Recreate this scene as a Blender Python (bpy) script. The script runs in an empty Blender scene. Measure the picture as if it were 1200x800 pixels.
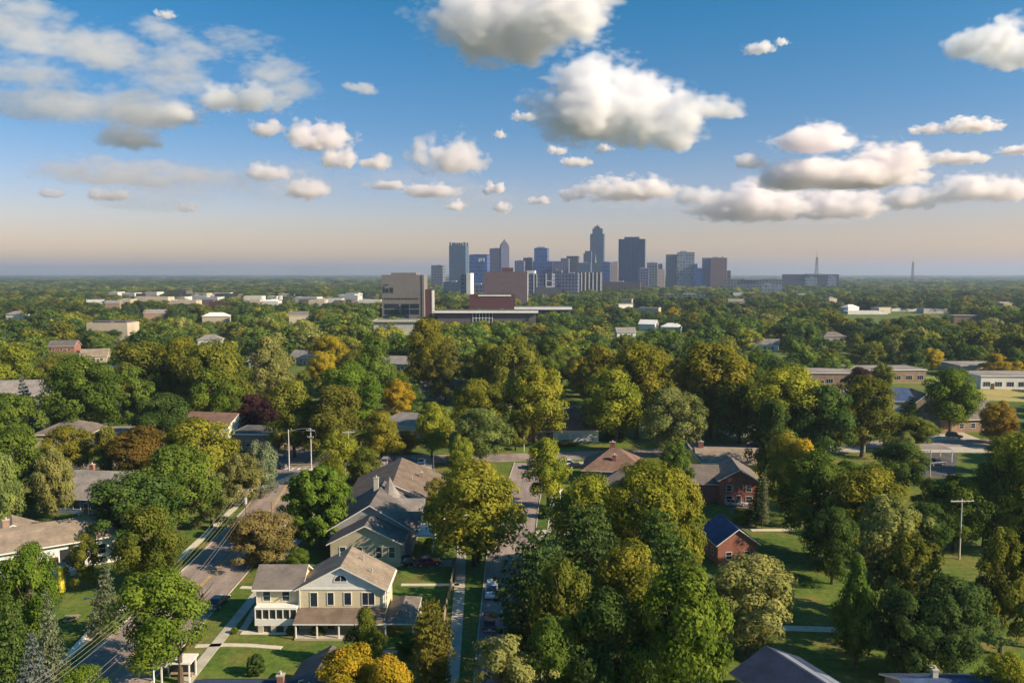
import bpy, math, random
import numpy as np
from mathutils import Vector, Matrix
random.seed(7)
RNG = np.random.default_rng(11)
SC = bpy.context.scene
COL = SC.collection
R = math.radians

# ------------------------------------------------------------------ camera
CAM_H = 50.0
FPX = 942.0                       # focal length in photo pixels (1200 px wide)
PITCH = math.atan(79.0 / FPX)     # looking slightly down, horizon above the middle
cam_d = bpy.data.cameras.new('camera')
cam_d.sensor_width = 36.0
cam_d.sensor_fit = 'HORIZONTAL'
cam_d.lens = 36.0 * FPX / 1200.0
cam_d.clip_start = 1.0
cam_d.clip_end = 90000.0
cam = bpy.data.objects.new('camera', cam_d)
cam.location = (0, 0, CAM_H)
cam.rotation_euler = (math.pi / 2 - PITCH, 0, 0)
COL.objects.link(cam)
SC.camera = cam

# ------------------------------------------------------------------ light
SUN_AZ = 110.0      # clockwise from the view direction: from the right
SUN_EL = 30.0
EXPOSURE = 0.82
SUN_STRENGTH = 5.0
SKY_STRENGTH = 0.085
HAZE_DENSITY = 0.000095
HAZE_COLOR = (0.48, 0.60, 0.84)

SKY_RAMP = [(0.0, (1.75, 1.16, .86, 1)), (.05, (1.28, .92, .86, 1)), (.10, (1.0, .84, .93, 1)), (.17, (.62, .76, .88, 1)), (.34, (.14, .74, .84, 1))]
w = bpy.data.worlds.new('World')
SC.world = w
w.use_nodes = True
nt = w.node_tree
bg = nt.nodes['Background']
sky = nt.nodes.new('ShaderNodeTexSky')
sky.sky_type = 'NISHITA'
sky.sun_disc = False
sky.sun_elevation = R(SUN_EL)
sky.sun_rotation = R(SUN_AZ)
sky.altitude = 200
sky.air_density = 1.0
sky.dust_density = 1.6
sky.ozone_density = 2.2
hs = nt.nodes.new('ShaderNodeHueSaturation')
hs.inputs['Saturation'].default_value = 1.25
hs.inputs['Value'].default_value = 1.0
nt.links.new(sky.outputs[0], hs.inputs['Color'])
# air near the horizon is dusty and rosy, higher up a deeper blue
wtc = nt.nodes.new('ShaderNodeTexCoord'); wsp = nt.nodes.new('ShaderNodeSeparateXYZ')
nt.links.new(wtc.outputs['Generated'], wsp.inputs[0])
wr = nt.nodes.new('ShaderNodeValToRGB'); we = wr.color_ramp.elements
we[0].position = 0.0; we[0].color = SKY_RAMP[0][1]
we[1].position = SKY_RAMP[-1][0]; we[1].color = SKY_RAMP[-1][1]
for pp, cc in SKY_RAMP[1:-1]:
    x_ = we.new(pp); x_.color = cc
nt.links.new(wsp.outputs['Z'], wr.inputs[0])
wm = nt.nodes.new('ShaderNodeMix'); wm.data_type = 'RGBA'; wm.blend_type = 'MULTIPLY'; wm.inputs[0].default_value = 1.0
nt.links.new(hs.outputs[0], wm.inputs[6]); nt.links.new(wr.outputs[0], wm.inputs[7])
nt.links.new(wm.outputs[2], bg.inputs[0])
bg.inputs[1].default_value = SKY_STRENGTH

sd = bpy.data.lights.new('sun', 'SUN')
sd.energy = SUN_STRENGTH
sd.angle = R(0.55)
sd.color = (1.0, 0.80, 0.57)
so = bpy.data.objects.new('sun', sd)
sv = Vector((math.sin(R(SUN_AZ)) * math.cos(R(SUN_EL)), math.cos(R(SUN_AZ)) * math.cos(R(SUN_EL)), math.sin(R(SUN_EL))))
so.rotation_euler = sv.to_track_quat('Z', 'Y').to_euler()
so.location = (200, 0, 300)
COL.objects.link(so)

SC.view_settings.view_transform = 'Standard'
SC.view_settings.look = 'None'
SC.view_settings.gamma = 1.0
SC.view_settings.exposure = EXPOSURE
SC.render.engine = 'CYCLES'
cy = SC.cycles
cy.use_denoising = True
cy.use_adaptive_sampling = True
cy.adaptive_threshold = 0.025
cy.max_bounces = 14
cy.diffuse_bounces = 3
cy.glossy_bounces = 2
cy.transmission_bounces = 3
cy.volume_bounces = 12
cy.transparent_max_bounces = 40
cy.caustics_reflective = False
cy.caustics_refractive = False
cy.volume_step_rate = 0.65
cy.sample_clamp_indirect = 6.0

# ------------------------------------------------------------------ helpers
def ray(px, py):
    u = (px - 600.0) / FPX
    v = (400.0 - py) / FPX
    return Vector((u, math.cos(PITCH) + v * math.sin(PITCH), -math.sin(PITCH) + v * math.cos(PITCH)))

def P(px, py, z=0.0):
    """ground point seen at a photo pixel"""
    d = ray(px, py)
    t = (CAM_H - z) / -d.z
    return Vector((d.x * t, d.y * t, z))

def at(px, py, Y):
    """point on the vertical plane at distance Y seen at a photo pixel"""
    d = ray(px, py)
    t = Y / d.y
    return Vector((d.x * t, Y, CAM_H + d.z * t))

def proj(p):
    """world (n,3) -> photo pixels"""
    p = np.asarray(p, float).reshape(-1, 3)
    y = p[:, 1]; z = p[:, 2] - CAM_H
    f = y * math.cos(PITCH) - z * math.sin(PITCH)
    up = y * math.sin(PITCH) + z * math.cos(PITCH)
    return 600 + FPX * p[:, 0] / f, 400 - FPX * up / f, f

def tag(o, label=None, cat=None, group=None, kind=None):
    if label: o['label'] = label
    if cat: o['category'] = cat
    if group: o['group'] = group
    if kind: o['kind'] = kind
    return o

def empty(name, loc=(0, 0, 0), rz=0.0, label=None, cat=None, group=None):
    o = bpy.data.objects.new(name, None)
    o.location = loc
    o.rotation_euler = (0, 0, rz)
    o.empty_display_size = 0.5
    COL.objects.link(o)
    return tag(o, label, cat, group)

def copy_tree(o, parent=None):
    c = o.copy()
    COL.objects.link(c)
    c.parent = parent
    for ch in o.children:
        copy_tree(ch, c)
    return c

class MB:
    """collects faces, then links them as one mesh object; uv in metres per face"""
    def __init__(self):
        self.v = []; self.f = []; self.m = []
    def face(self, pts, mi=0):
        n = len(self.v)
        self.v += [tuple(p) for p in pts]
        self.f.append(tuple(range(n, n + len(pts))))
        self.m.append(mi)
    def box(self, x0, x1, y0, y1, z0, z1, mi=0, bottom=True):
        a, b, c, d = (x0, y0, z0), (x1, y0, z0), (x1, y1, z0), (x0, y1, z0)
        e, f, g, h = (x0, y0, z1), (x1, y0, z1), (x1, y1, z1), (x0, y1, z1)
        for q in ((a, b, f, e), (b, c, g, f), (c, d, h, g), (d, a, e, h), (e, f, g, h)):
            self.face(q, mi)
        if bottom: self.face((d, c, b, a), mi)
    def tube(self, p0, p1, r0, r1, n=8, mi=0, caps=True):
        p0 = Vector(p0); p1 = Vector(p1)
        ax = (p1 - p0).normalized()
        s = ax.orthogonal().normalized(); t = ax.cross(s)
        A = [p0 + (s * math.cos(2 * math.pi * i / n) + t * math.sin(2 * math.pi * i / n)) * r0 for i in range(n)]
        B = [p1 + (s * math.cos(2 * math.pi * i / n) + t * math.sin(2 * math.pi * i / n)) * r1 for i in range(n)]
        for i in range(n):
            j = (i + 1) % n
            self.face((A[i], A[j], B[j], B[i]), mi)
        if caps:
            self.face(A[::-1], mi); self.face(B, mi)
    def prism(self, poly, x0, x1, mi=0, axis='x'):
        """poly in the (y,z) plane extruded along x (or (x,z) along y)"""
        mk = (lambda s, q: (s, q[0], q[1])) if axis == 'x' else (lambda s, q: (q[0], s, q[1]))
        n = len(poly)
        for i in range(n):
            j = (i + 1) % n
            self.face((mk(x0, poly[i]), mk(x1, poly[i]), mk(x1, poly[j]), mk(x0, poly[j])), mi)
        self.face([mk(x0, q) for q in poly][::-1], mi)
        self.face([mk(x1, q) for q in poly], mi)
    def build(self, name, mats, parent=None, loc=None, smooth=False, weld=False):
        me = bpy.data.meshes.new(name)
        me.from_pydata(self.v, [], self.f)
        if not isinstance(mats, (list, tuple)): mats = [mats]
        for mm in mats: me.materials.append(mm)
        me.polygons.foreach_set('material_index', self.m)
        uv = me.uv_layers.new(name='uv')
        vv = np.array(self.v, float)
        out = []
        for f in self.f:
            p = vv[list(f)]
            u = p[1] - p[0]; L = np.linalg.norm(u)
            u = u / L if L > 1e-9 else np.array([1., 0, 0])
            e = p[2] - p[0]
            v2 = e - u * (e @ u); L = np.linalg.norm(v2)
            v2 = v2 / L if L > 1e-9 else np.array([0, 0, 1.])
            o0 = p[0]
            off = np.array([o0 @ u, o0[2]])
            for q in p:
                out += [float((q - o0) @ u + off[0]), float((q - o0) @ v2 + off[1])]
        uv.data.foreach_set('uv', out)
        import bmesh
        bm = bmesh.new(); bm.from_mesh(me)
        if weld: bmesh.ops.remove_doubles(bm, verts=bm.verts, dist=0.0005)
        bmesh.ops.recalc_face_normals(bm, faces=bm.faces) if weld else None
        bm.to_mesh(me); bm.free()
        if smooth: me.polygons.foreach_set('use_smooth', [True] * len(me.polygons))
        o = bpy.data.objects.new(name, me)
        COL.objects.link(o)
        if parent: o.parent = parent
        if loc is not None: o.location = loc
        return o

# ------------------------------------------------------------------ materials
def newmat(name):
    m = bpy.data.materials.new(name)
    m.use_nodes = True
    n = m.node_tree
    return m, n, n.nodes['Principled BSDF'], n.nodes['Material Output']

def N(nt, t, **kw):
    n = nt.nodes.new(t)
    for k, v in kw.items():
        if k in n.inputs.keys(): n.inputs[k].default_value = v
        else: setattr(n, k, v)
    return n

def scalec(c, k): return tuple(min(1.0, x * k) for x in c) + (1,)

def mat_noise(name, col, var=0.25, scale=1.5, rough=0.85, coord='Object', col2=None, bump=0.0, detail=5, spec=0.3):
    m, t, b, o = newmat(name)
    tc = N(t, 'ShaderNodeTexCoord')
    nz = N(t, 'ShaderNodeTexNoise', Scale=scale, Detail=detail, Roughness=0.62)
    t.links.new(tc.outputs[coord], nz.inputs['Vector'])
    rp = N(t, 'ShaderNodeValToRGB')
    rp.color_ramp.elements[0].position = 0.28
    rp.color_ramp.elements[1].position = 0.72
    rp.color_ramp.elements[0].color = scalec(col, 1 - var)
    rp.color_ramp.elements[1].color = scalec(col2, 1) if col2 else scalec(col, 1 + var)
    t.links.new(nz.outputs['Fac'], rp.inputs['Fac'])
    t.links.new(rp.outputs[0], b.inputs['Base Color'])
    b.inputs['Roughness'].default_value = rough
    b.inputs['Specular IOR Level'].default_value = spec
    if bump:
        bp = N(t, 'ShaderNodeBump', Strength=bump, Distance=0.1)
        t.links.new(nz.outputs['Fac'], bp.inputs['Height'])
        t.links.new(bp.outputs[0], b.inputs['Normal'])
    return m

def mat_brick(name, c1, c2, mortar, bw=0.9, bh=0.28, ms=0.012, rough=0.9, stain=0.25, bump=0.3):
    """bricks, shingles or siding laid in uv metres"""
    m, t, b, o = newmat(name)
    uv = N(t, 'ShaderNodeUVMap')
    br = N(t, 'ShaderNodeTexBrick')
    br.inputs['Scale'].default_value = 1.0
    br.inputs['Brick Width'].default_value = bw
    br.inputs['Row Height'].default_value = bh
    br.inputs['Mortar Size'].default_value = ms
    br.inputs['Color1'].default_value = (*c1, 1)
    br.inputs['Color2'].default_value = (*c2, 1)
    br.inputs['Mortar'].default_value = (*mortar, 1)
    t.links.new(uv.outputs[0], br.inputs['Vector'])
    tc = N(t, 'ShaderNodeTexCoord')
    nz = N(t, 'ShaderNodeTexNoise', Scale=0.45, Detail=6, Roughness=0.65)
    t.links.new(tc.outputs['Object'], nz.inputs['Vector'])
    mr = N(t, 'ShaderNodeMapRange')
    mr.inputs[1].default_value = 0.3; mr.inputs[2].default_value = 0.7
    mr.inputs[3].default_value = 1 - stain; mr.inputs[4].default_value = 1 + stain
    t.links.new(nz.outputs['Fac'], mr.inputs[0])
    mx = N(t, 'ShaderNodeMix', data_type='RGBA', blend_type='MULTIPLY')
    mx.inputs[0].default_value = 1.0
    t.links.new(br.outputs['Color'], mx.inputs[6])
    t.links.new(mr.outputs[0], mx.inputs[7])
    t.links.new(mx.outputs[2], b.inputs['Base Color'])
    b.inputs['Roughness'].default_value = rough
    b.inputs['Specular IOR Level'].default_value = 0.25
    if bump:
        bp = N(t, 'ShaderNodeBump', Strength=bump, Distance=0.02)
        t.links.new(br.outputs['Fac'], bp.inputs['Height']); bp.invert = True
        t.links.new(bp.outputs[0], b.inputs['Normal'])
    return m

def mat_glass(name, col=(0.02, 0.03, 0.05), rough=0.08):
    m, t, b, o = newmat(name)
    b.inputs['Base Color'].default_value = (*col, 1)
    b.inputs['Roughness'].default_value = rough
    b.inputs['Specular IOR Level'].default_value = 0.8
    return m

def mat_facade(name, wall, glass, fw=3.2, fh=3.8, gw=0.6, gh=0.55, rough=0.35, metal=0.0):
    """a far tower's wall: a grid of storeys and bays in uv metres, each pane its own tone"""
    m, t, b, o = newmat(name)
    uv = N(t, 'ShaderNodeUVMap')
    sp = N(t, 'ShaderNodeSeparateXYZ')
    t.links.new(uv.outputs[0], sp.inputs[0])
    def cell(sock, size, frac):
        d = N(t, 'ShaderNodeMath', operation='DIVIDE'); d.inputs[1].default_value = size
        t.links.new(sock, d.inputs[0])
        fr = N(t, 'ShaderNodeMath', operation='FRACT'); t.links.new(d.outputs[0], fr.inputs[0])
        lt = N(t, 'ShaderNodeMath', operation='LESS_THAN'); lt.inputs[1].default_value = frac
        t.links.new(fr.outputs[0], lt.inputs[0])
        fl = N(t, 'ShaderNodeMath', operation='FLOOR'); t.links.new(d.outputs[0], fl.inputs[0])
        return lt.outputs[0], fl.outputs[0]
    mx_, ix = cell(sp.outputs[0], fw, gw)
    my_, iy = cell(sp.outputs[1], fh, gh)
    mul = N(t, 'ShaderNodeMath', operation='MULTIPLY')
    t.links.new(mx_, mul.inputs[0]); t.links.new(my_, mul.inputs[1])
    cb = N(t, 'ShaderNodeCombineXYZ'); t.links.new(ix, cb.inputs[0]); t.links.new(iy, cb.inputs[1])
    wn = N(t, 'ShaderNodeTexWhiteNoise'); wn.noise_dimensions = '2D'
    t.links.new(cb.outputs[0], wn.inputs['Vector'])
    g2 = N(t, 'ShaderNodeMix', data_type='RGBA')
    g2.inputs[6].default_value = scalec(glass, 0.7); g2.inputs[7].default_value = scalec(glass, 1.4)
    t.links.new(wn.outputs['Value'], g2.inputs[0])
    mix = N(t, 'ShaderNodeMix', data_type='RGBA')
    mix.inputs[6].default_value = (*wall, 1)
    t.links.new(g2.outputs[2], mix.inputs[7])
    t.links.new(mul.outputs[0], mix.inputs[0])
    t.links.new(mix.outputs[2], b.inputs['Base Color'])
    rr = N(t, 'ShaderNodeMapRange'); rr.inputs[3].default_value = 0.75; rr.inputs[4].default_value = rough
    t.links.new(mul.outputs[0], rr.inputs[0]); t.links.new(rr.outputs[0], b.inputs['Roughness'])
    b.inputs['Specular IOR Level'].default_value = 0.5
    return m

M = {}
M['white_trim'] = mat_noise('white_trim', (0.72, 0.70, 0.66), 0.08, 2.0, 0.6)
M['beige_siding'] = mat_brick('beige_siding', (0.62, 0.54, 0.37), (0.64, 0.56, 0.385), (0.45, 0.39, 0.27), 60, 0.2, 0.018, 0.7, 0.1)
M['white_siding'] = mat_brick('white_siding', (0.66, 0.65, 0.62), (0.69, 0.68, 0.65), (0.45, 0.45, 0.45), 60, 0.2, 0.018, 0.7, 0.1)
M['grey_siding'] = mat_brick('grey_siding', (0.30, 0.29, 0.28), (0.33, 0.32, 0.30), (0.2, 0.2, 0.2), 60, 0.22, 0.018, 0.8, 0.15)
M['tan_siding'] = mat_brick('tan_siding', (0.42, 0.36, 0.26), (0.44, 0.38, 0.28), (0.27, 0.23, 0.17), 60, 0.22, 0.018, 0.8, 0.12)
M['blue_siding'] = mat_brick('blue_siding', (0.14, 0.22, 0.36), (0.16, 0.24, 0.38), (0.08, 0.12, 0.2), 60, 0.25, 0.018, 0.8, 0.1)
M['yellow_siding'] = mat_brick('yellow_siding', (0.62, 0.47, 0.13), (0.64, 0.49, 0.15), (0.4, 0.3, 0.1), 60, 0.22, 0.018, 0.8, 0.1)
M['red_brick'] = mat_brick('red_brick', (0.24, 0.065, 0.045), (0.30, 0.09, 0.06), (0.30, 0.24, 0.2), 0.5, 0.16, 0.02, 0.9, 0.22)
M['brown_brick'] = mat_brick('brown_brick', (0.24, 0.14, 0.09), (0.29, 0.18, 0.12), (0.3, 0.26, 0.22), 0.5, 0.16, 0.02, 0.9, 0.22)
def shingle(n, c):
    M[n] = mat_brick(n, scalec(c, 0.92)[:3], scalec(c, 1.08)[:3], scalec(c, 0.7)[:3], 0.55, 0.32, 0.02, 0.92, 0.3, 0.3)
shingle('tan_shingle', (0.26, 0.205, 0.155))
shingle('brown_shingle', (0.175, 0.13, 0.10))
shingle('grey_shingle', (0.165, 0.14, 0.125))
shingle('slate_shingle', (0.135, 0.118, 0.112))
shingle('blue_shingle', (0.045, 0.075, 0.16))
shingle('navy_shingle', (0.028, 0.042, 0.085))
shingle('pale_shingle', (0.25, 0.225, 0.21))
shingle('rust_shingle', (0.19, 0.115, 0.085))
M['glass'] = mat_glass('window_glass')
M['dark_opening'] = mat_glass('dark_screen_or_shade', (0.012, 0.014, 0.018), 0.5)
M['door_brown'] = mat_noise('door_brown', (0.12, 0.06, 0.035), 0.2, 4, 0.5)
M['door_grey'] = mat_noise('door_grey', (0.45, 0.45, 0.45), 0.1, 3, 0.5)
def mat_asphalt(name, col):
    m, t, b, o = newmat(name)
    tc = N(t, 'ShaderNodeTexCoord')
    n1 = N(t, 'ShaderNodeTexNoise', Scale=0.11, Detail=8, Roughness=0.65); n2 = N(t, 'ShaderNodeTexNoise', Scale=2.2, Detail=5, Roughness=0.7)
    mp = N(t, 'ShaderNodeMapping'); mp.inputs['Scale'].default_value = (1.0, 0.16, 1.0)
    n3 = N(t, 'ShaderNodeTexNoise', Scale=0.55, Detail=4, Roughness=0.6)     # long wheel and oil tracks
    vo = N(t, 'ShaderNodeTexVoronoi', Scale=0.22); vo.feature = 'DISTANCE_TO_EDGE'
    vc = N(t, 'ShaderNodeTexVoronoi', Scale=0.13)
    t.links.new(tc.outputs['Object'], mp.inputs[0]); t.links.new(mp.outputs[0], n3.inputs['Vector'])
    for n in (n1, n2, vo, vc): t.links.new(tc.outputs['Object'], n.inputs['Vector'])
    def rng(sock, a, c, lo, hi):
        r = N(t, 'ShaderNodeMapRange'); t.links.new(sock, r.inputs[0])
        for k, q in zip((1, 2, 3, 4), (a, c, lo, hi)): r.inputs[k].default_value = q
        return r.outputs[0]
    sep = N(t, 'ShaderNodeSeparateColor'); t.links.new(vc.outputs['Color'], sep.inputs[0])
    fs = [rng(n1.outputs['Fac'], .3, .7, .72, 1.3), rng(n2.outputs['Fac'], .3, .7, .85, 1.15), rng(n3.outputs['Fac'], .35, .65, .8, 1.12), rng(vo.outputs['Distance'], .0, .012, .82, 1.0), rng(sep.outputs[0], 0, 1, .95, 1.05)]
    cur = fs[0]
    for f in fs[1:]:
        q = N(t, 'ShaderNodeMath', operation='MULTIPLY'); t.links.new(cur, q.inputs[0]); t.links.new(f, q.inputs[1]); cur = q.outputs[0]
    mx = N(t, 'ShaderNodeMix', data_type='RGBA', blend_type='MULTIPLY'); mx.inputs[0].default_value = 1; mx.inputs[6].default_value = (*col, 1)
    t.links.new(cur, mx.inputs[7]); t.links.new(mx.outputs[2], b.inputs['Base Color'])
    b.inputs['Roughness'].default_value = .9; b.inputs['Specular IOR Level'].default_value = .25
    return m
M['asphalt'] = mat_asphalt('asphalt', (0.27, 0.215, 0.19))
M['asphalt_dark'] = mat_asphalt('asphalt_dark', (0.10, 0.092, 0.092))
M['concrete'] = mat_noise('concrete', (0.42, 0.38, 0.31), 0.2, 0.6, 0.9, detail=8)
M['concrete_pale'] = mat_noise('concrete_pale', (0.55, 0.50, 0.40), 0.16, 0.7, 0.9, detail=8)
M['gravel'] = mat_noise('gravel', (0.30, 0.25, 0.19), 0.3, 1.2, 0.95, detail=9)
M['yellow_paint'] = mat_noise('yellow_paint', (0.55, 0.34, 0.07), 0.35, 0.9, 0.8)
M['white_paint'] = mat_noise('white_paint', (0.7, 0.68, 0.64), 0.25, 1.2, 0.8)
M['wood_pole'] = mat_noise('wood_pole', (0.20, 0.135, 0.085), 0.3, 3, 0.9)
M['pale_pole'] = mat_noise('pale_pole', (0.55, 0.52, 0.46), 0.15, 3, 0.7)
M['metal_grey'] = mat_noise('metal_grey', (0.35, 0.36, 0.38), 0.15, 3, 0.45)
M['wire'] = mat_noise('wire', (0.30, 0.27, 0.22), 0.1, 3, 0.5)
M['bark'] = mat_noise('bark', (0.11, 0.08, 0.055), 0.35, 6, 0.95)
M['fence_wood'] = mat_noise('fence_wood', (0.30, 0.23, 0.16), 0.3, 2.5, 0.9)
M['black_rubber'] = mat_noise('black_rubber', (0.02, 0.02, 0.02), 0.1, 3, 0.8)
M['rim'] = mat_noise('rim', (0.5, 0.5, 0.52), 0.1, 3, 0.3)
M['lamp_red'] = mat_noise('lamp_red', (0.45, 0.02, 0.02), 0.1, 3, 0.3)
M['lamp_clear'] = mat_noise('lamp_clear', (0.75, 0.75, 0.72), 0.1, 3, 0.2)
M['play_yellow'] = mat_noise('play_yellow', (0.72, 0.55, 0.05), 0.1, 3, 0.5)
M['flat_roof'] = mat_noise('flat_roof', (0.24, 0.205, 0.185), 0.35, 0.09, 0.9, detail=8)
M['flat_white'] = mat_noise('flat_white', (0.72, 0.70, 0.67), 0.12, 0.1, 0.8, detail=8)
M['concrete_wall'] = mat_noise('concrete_wall', (0.45, 0.42, 0.38), 0.12, 0.2, 0.85, detail=8)

def mat_paint():
    m, t, b, o = newmat('car_paint')
    oi = N(t, 'ShaderNodeObjectInfo')
    t.links.new(oi.outputs['Color'], b.inputs['Base Color'])
    b.inputs['Roughness'].default_value = 0.28
    b.inputs['Coat Weight'].default_value = 0.6
    b.inputs['Metallic'].default_value = 0.1
    return m
M['paint'] = mat_paint()

def mat_leaf(name, attr):
    """thin leaves: diffuse and translucent, every leaf clump its own hue"""
    m = bpy.data.materials.new(name); m.use_nodes = True
    t = m.node_tree; t.nodes.clear()
    out = N(t, 'ShaderNodeOutputMaterial')
    if attr:
        c = N(t, 'ShaderNodeAttribute', attribute_type='INSTANCER', attribute_name='tint'); col = c.outputs['Color']
    else:
        c = N(t, 'ShaderNodeObjectInfo'); col = c.outputs['Color']
    a = N(t, 'ShaderNodeAttribute', attribute_type='GEOMETRY', attribute_name='tone')
    hs = N(t, 'ShaderNodeHueSaturation')
    mr = N(t, 'ShaderNodeMapRange'); mr.inputs[3].default_value = 0.515; mr.inputs[4].default_value = 0.475
    t.links.new(a.outputs['Fac'], mr.inputs[0])
    mv = N(t, 'ShaderNodeMapRange'); mv.inputs[3].default_value = 0.55; mv.inputs[4].default_value = 1.5
    t.links.new(a.outputs['Fac'], mv.inputs[0])
    t.links.new(mr.outputs[0], hs.inputs['Hue']); t.links.new(mv.outputs[0], hs.inputs['Value'])
    t.links.new(col, hs.inputs['Color'])
    df = N(t, 'ShaderNodeBsdfDiffuse'); tr = N(t, 'ShaderNodeBsdfTranslucent')
    t.links.new(hs.outputs[0], df.inputs[0]); t.links.new(hs.outputs[0], tr.inputs[0])
    mx = N(t, 'ShaderNodeMixShader'); mx.inputs[0].default_value = 0.36
    t.links.new(df.outputs[0], mx.inputs[1]); t.links.new(tr.outputs[0], mx.inputs[2])
    t.links.new(mx.outputs[0], out.inputs[0])
    return m
M['leaf'] = mat_leaf('leaf', False)
M['leaf_far'] = mat_leaf('leaf_far', True)

def mat_grass(name='lawn_grass', cols=((0.06, 0.105, 0.02), (0.10, 0.145, 0.028), (0.19, 0.165, 0.055)), sc=0.035):
    m, t, b, o = newmat(name)
    tc = N(t, 'ShaderNodeTexCoord')
    n1 = N(t, 'ShaderNodeTexNoise', Scale=sc, Detail=9, Roughness=0.68)
    n2 = N(t, 'ShaderNodeTexNoise', Scale=0.9, Detail=6, Roughness=0.7)
    for n in (n1, n2): t.links.new(tc.outputs['Object'], n.inputs['Vector'])
    r1 = N(t, 'ShaderNodeValToRGB')
    e = r1.color_ramp.elements
    e[0].position = 0.36; e[0].color = (*cols[0], 1)
    e[1].position = 0.66; e[1].color = (*cols[2], 1)
    x = e.new(0.52); x.color = (*cols[1], 1)
    t.links.new(n1.outputs['Fac'], r1.inputs[0])
    mr = N(t, 'ShaderNodeMapRange'); mr.inputs[1].default_value = 0.3; mr.inputs[2].default_value = 0.7
    mr.inputs[3].default_value = 0.6; mr.inputs[4].default_value = 1.35
    t.links.new(n2.outputs['Fac'], mr.inputs[0])
    mx = N(t, 'ShaderNodeMix', data_type='RGBA', blend_type='MULTIPLY'); mx.inputs[0].default_value = 1
    t.links.new(r1.outputs[0], mx.inputs[6]); t.links.new(mr.outputs[0], mx.inputs[7])
    # fallen leaves and bare scuffs
    n3 = N(t, 'ShaderNodeTexNoise', Scale=2.6, Detail=3, Roughness=0.6); n4 = N(t, 'ShaderNodeTexNoise', Scale=0.12, Detail=3)
    for n in (n3, n4): t.links.new(tc.outputs['Object'], n.inputs['Vector'])
    ad = N(t, 'ShaderNodeMath', operation='ADD'); t.links.new(n3.outputs['Fac'], ad.inputs[0]); t.links.new(n4.outputs['Fac'], ad.inputs[1])
    m3 = N(t, 'ShaderNodeMapRange'); m3.inputs[1].default_value = 1.10; m3.inputs[2].default_value = 1.24; m3.inputs[3].default_value = 0; m3.inputs[4].default_value = .75
    t.links.new(ad.outputs[0], m3.inputs[0])
    lv = N(t, 'ShaderNodeMix', data_type='RGBA'); lv.inputs[7].default_value = (0.24, 0.15, 0.06, 1)
    t.links.new(mx.outputs[2], lv.inputs[6]); t.links.new(m3.outputs[0], lv.inputs[0])
    t.links.new(lv.outputs[2], b.inputs['Base Color'])
    b.inputs['Roughness'].default_value = 0.95
    b.inputs['Specular IOR Level'].default_value = 0.1
    bp = N(t, 'ShaderNodeBump', Strength=0.6, Distance=0.15)
    t.links.new(n2.outputs['Fac'], bp.inputs['Height']); t.links.new(bp.outputs[0], b.inputs['Normal'])
    return m
M['grass'] = mat_grass()
M['lawn'] = mat_grass('mown_lawn', ((0.075, 0.13, 0.022), (0.105, 0.160, 0.028), (0.19, 0.165, 0.05)), 0.09)

# ------------------------------------------------------------------ ground, roads, paths
ticks = [-18000, -10000, -5000, -2500, -1200, -600, -350] + list(range(-250, 251, 50)) + [350, 600, 1200, 2500, 5000, 10000, 18000]
ty = [-600, -100] + list(range(0, 351, 50)) + [500, 800, 1400, 2500, 5000, 10000, 18000]
gv = [(x, y, 0.0) for y in ty for x in ticks]
nx = len(ticks)
gf = [(j * nx + i, j * nx + i + 1, (j + 1) * nx + i + 1, (j + 1) * nx + i) for j in range(len(ty) - 1) for i in range(nx - 1)]
gm = bpy.data.meshes.new('ground'); gm.from_pydata(gv, [], gf); gm.materials.append(M['grass'])
go = bpy.data.objects.new('ground', gm); COL.objects.link(go); tag(go, kind='structure')

BLOCK = []          # world polygons where no tree may stand

def inpoly(x, y, poly):
    c = np.zeros(np.shape(x), bool)
    n = len(poly)
    for i in range(n):
        x1, y1 = poly[i][0], poly[i][1]; x2, y2 = poly[(i + 1) % n][0], poly[(i + 1) % n][1]
        k = ((y1 > y) != (y2 > y)) & (x < (x2 - x1) * (y - y1) / ((y2 - y1) if y2 != y1 else 1e-9) + x1)
        c ^= k
    return c

def strip(name, L, Rr, z, m, thick=0.0, block=True, parent=None):
    """a paved strip between two world polylines; thick > 0 gives it kerb faces"""
    b = MB()
    for i in range(len(L) - 1):
        a, c = L[i], L[i + 1]; d, e = Rr[i], Rr[i + 1]
        b.face(((a[0], a[1], z), (d[0], d[1], z), (e[0], e[1], z), (c[0], c[1], z)))
        if thick:
            b.face(((c[0], c[1], z), (c[0], c[1], z - thick), (a[0], a[1], z - thick), (a[0], a[1], z)))
            b.face(((d[0], d[1], z), (d[0], d[1], z - thick), (e[0], e[1], z - thick), (e[0], e[1], z)))
    if thick:
        a, d = L[0], Rr[0]
        b.face(((a[0], a[1], z), (a[0], a[1], z - thick), (d[0], d[1], z - thick), (d[0], d[1], z)))
        a, d = L[-1], Rr[-1]
        b.face(((a[0], a[1], z), (a[0], a[1], z - thick), (d[0], d[1], z - thick), (d[0], d[1], z)))
    o = b.build(name, m, parent)
    if not parent: tag(o, kind='structure')
    if block: BLOCK.append([(p[0], p[1]) for p in L] + [(p[0], p[1]) for p in reversed(Rr)])
    return o

def offset(line, d):
    out = []
    for i, p in enumerate(line):
        a = Vector(line[max(i - 1, 0)][:2]); c = Vector(line[min(i + 1, len(line) - 1)][:2])
        t = (c - a).normalized(); n = Vector((t.y, -t.x))
        out.append((p[0] + n.x * d, p[1] + n.y * d))
    return out

def road(name, center, width, z=0.03, m='asphalt', kerb=True):
    L = offset(center, -width / 2); Rr = offset(center, width / 2)
    o = strip(name, L, Rr, z, M[m])
    if kerb:
        strip('kerb', offset(L, -0.18), L, 0.14, M['concrete'], 0.13, block=False)
        strip('kerb', Rr, offset(Rr, 0.18), 0.14, M['concrete'], 0.13, block=False)
    return o

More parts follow.
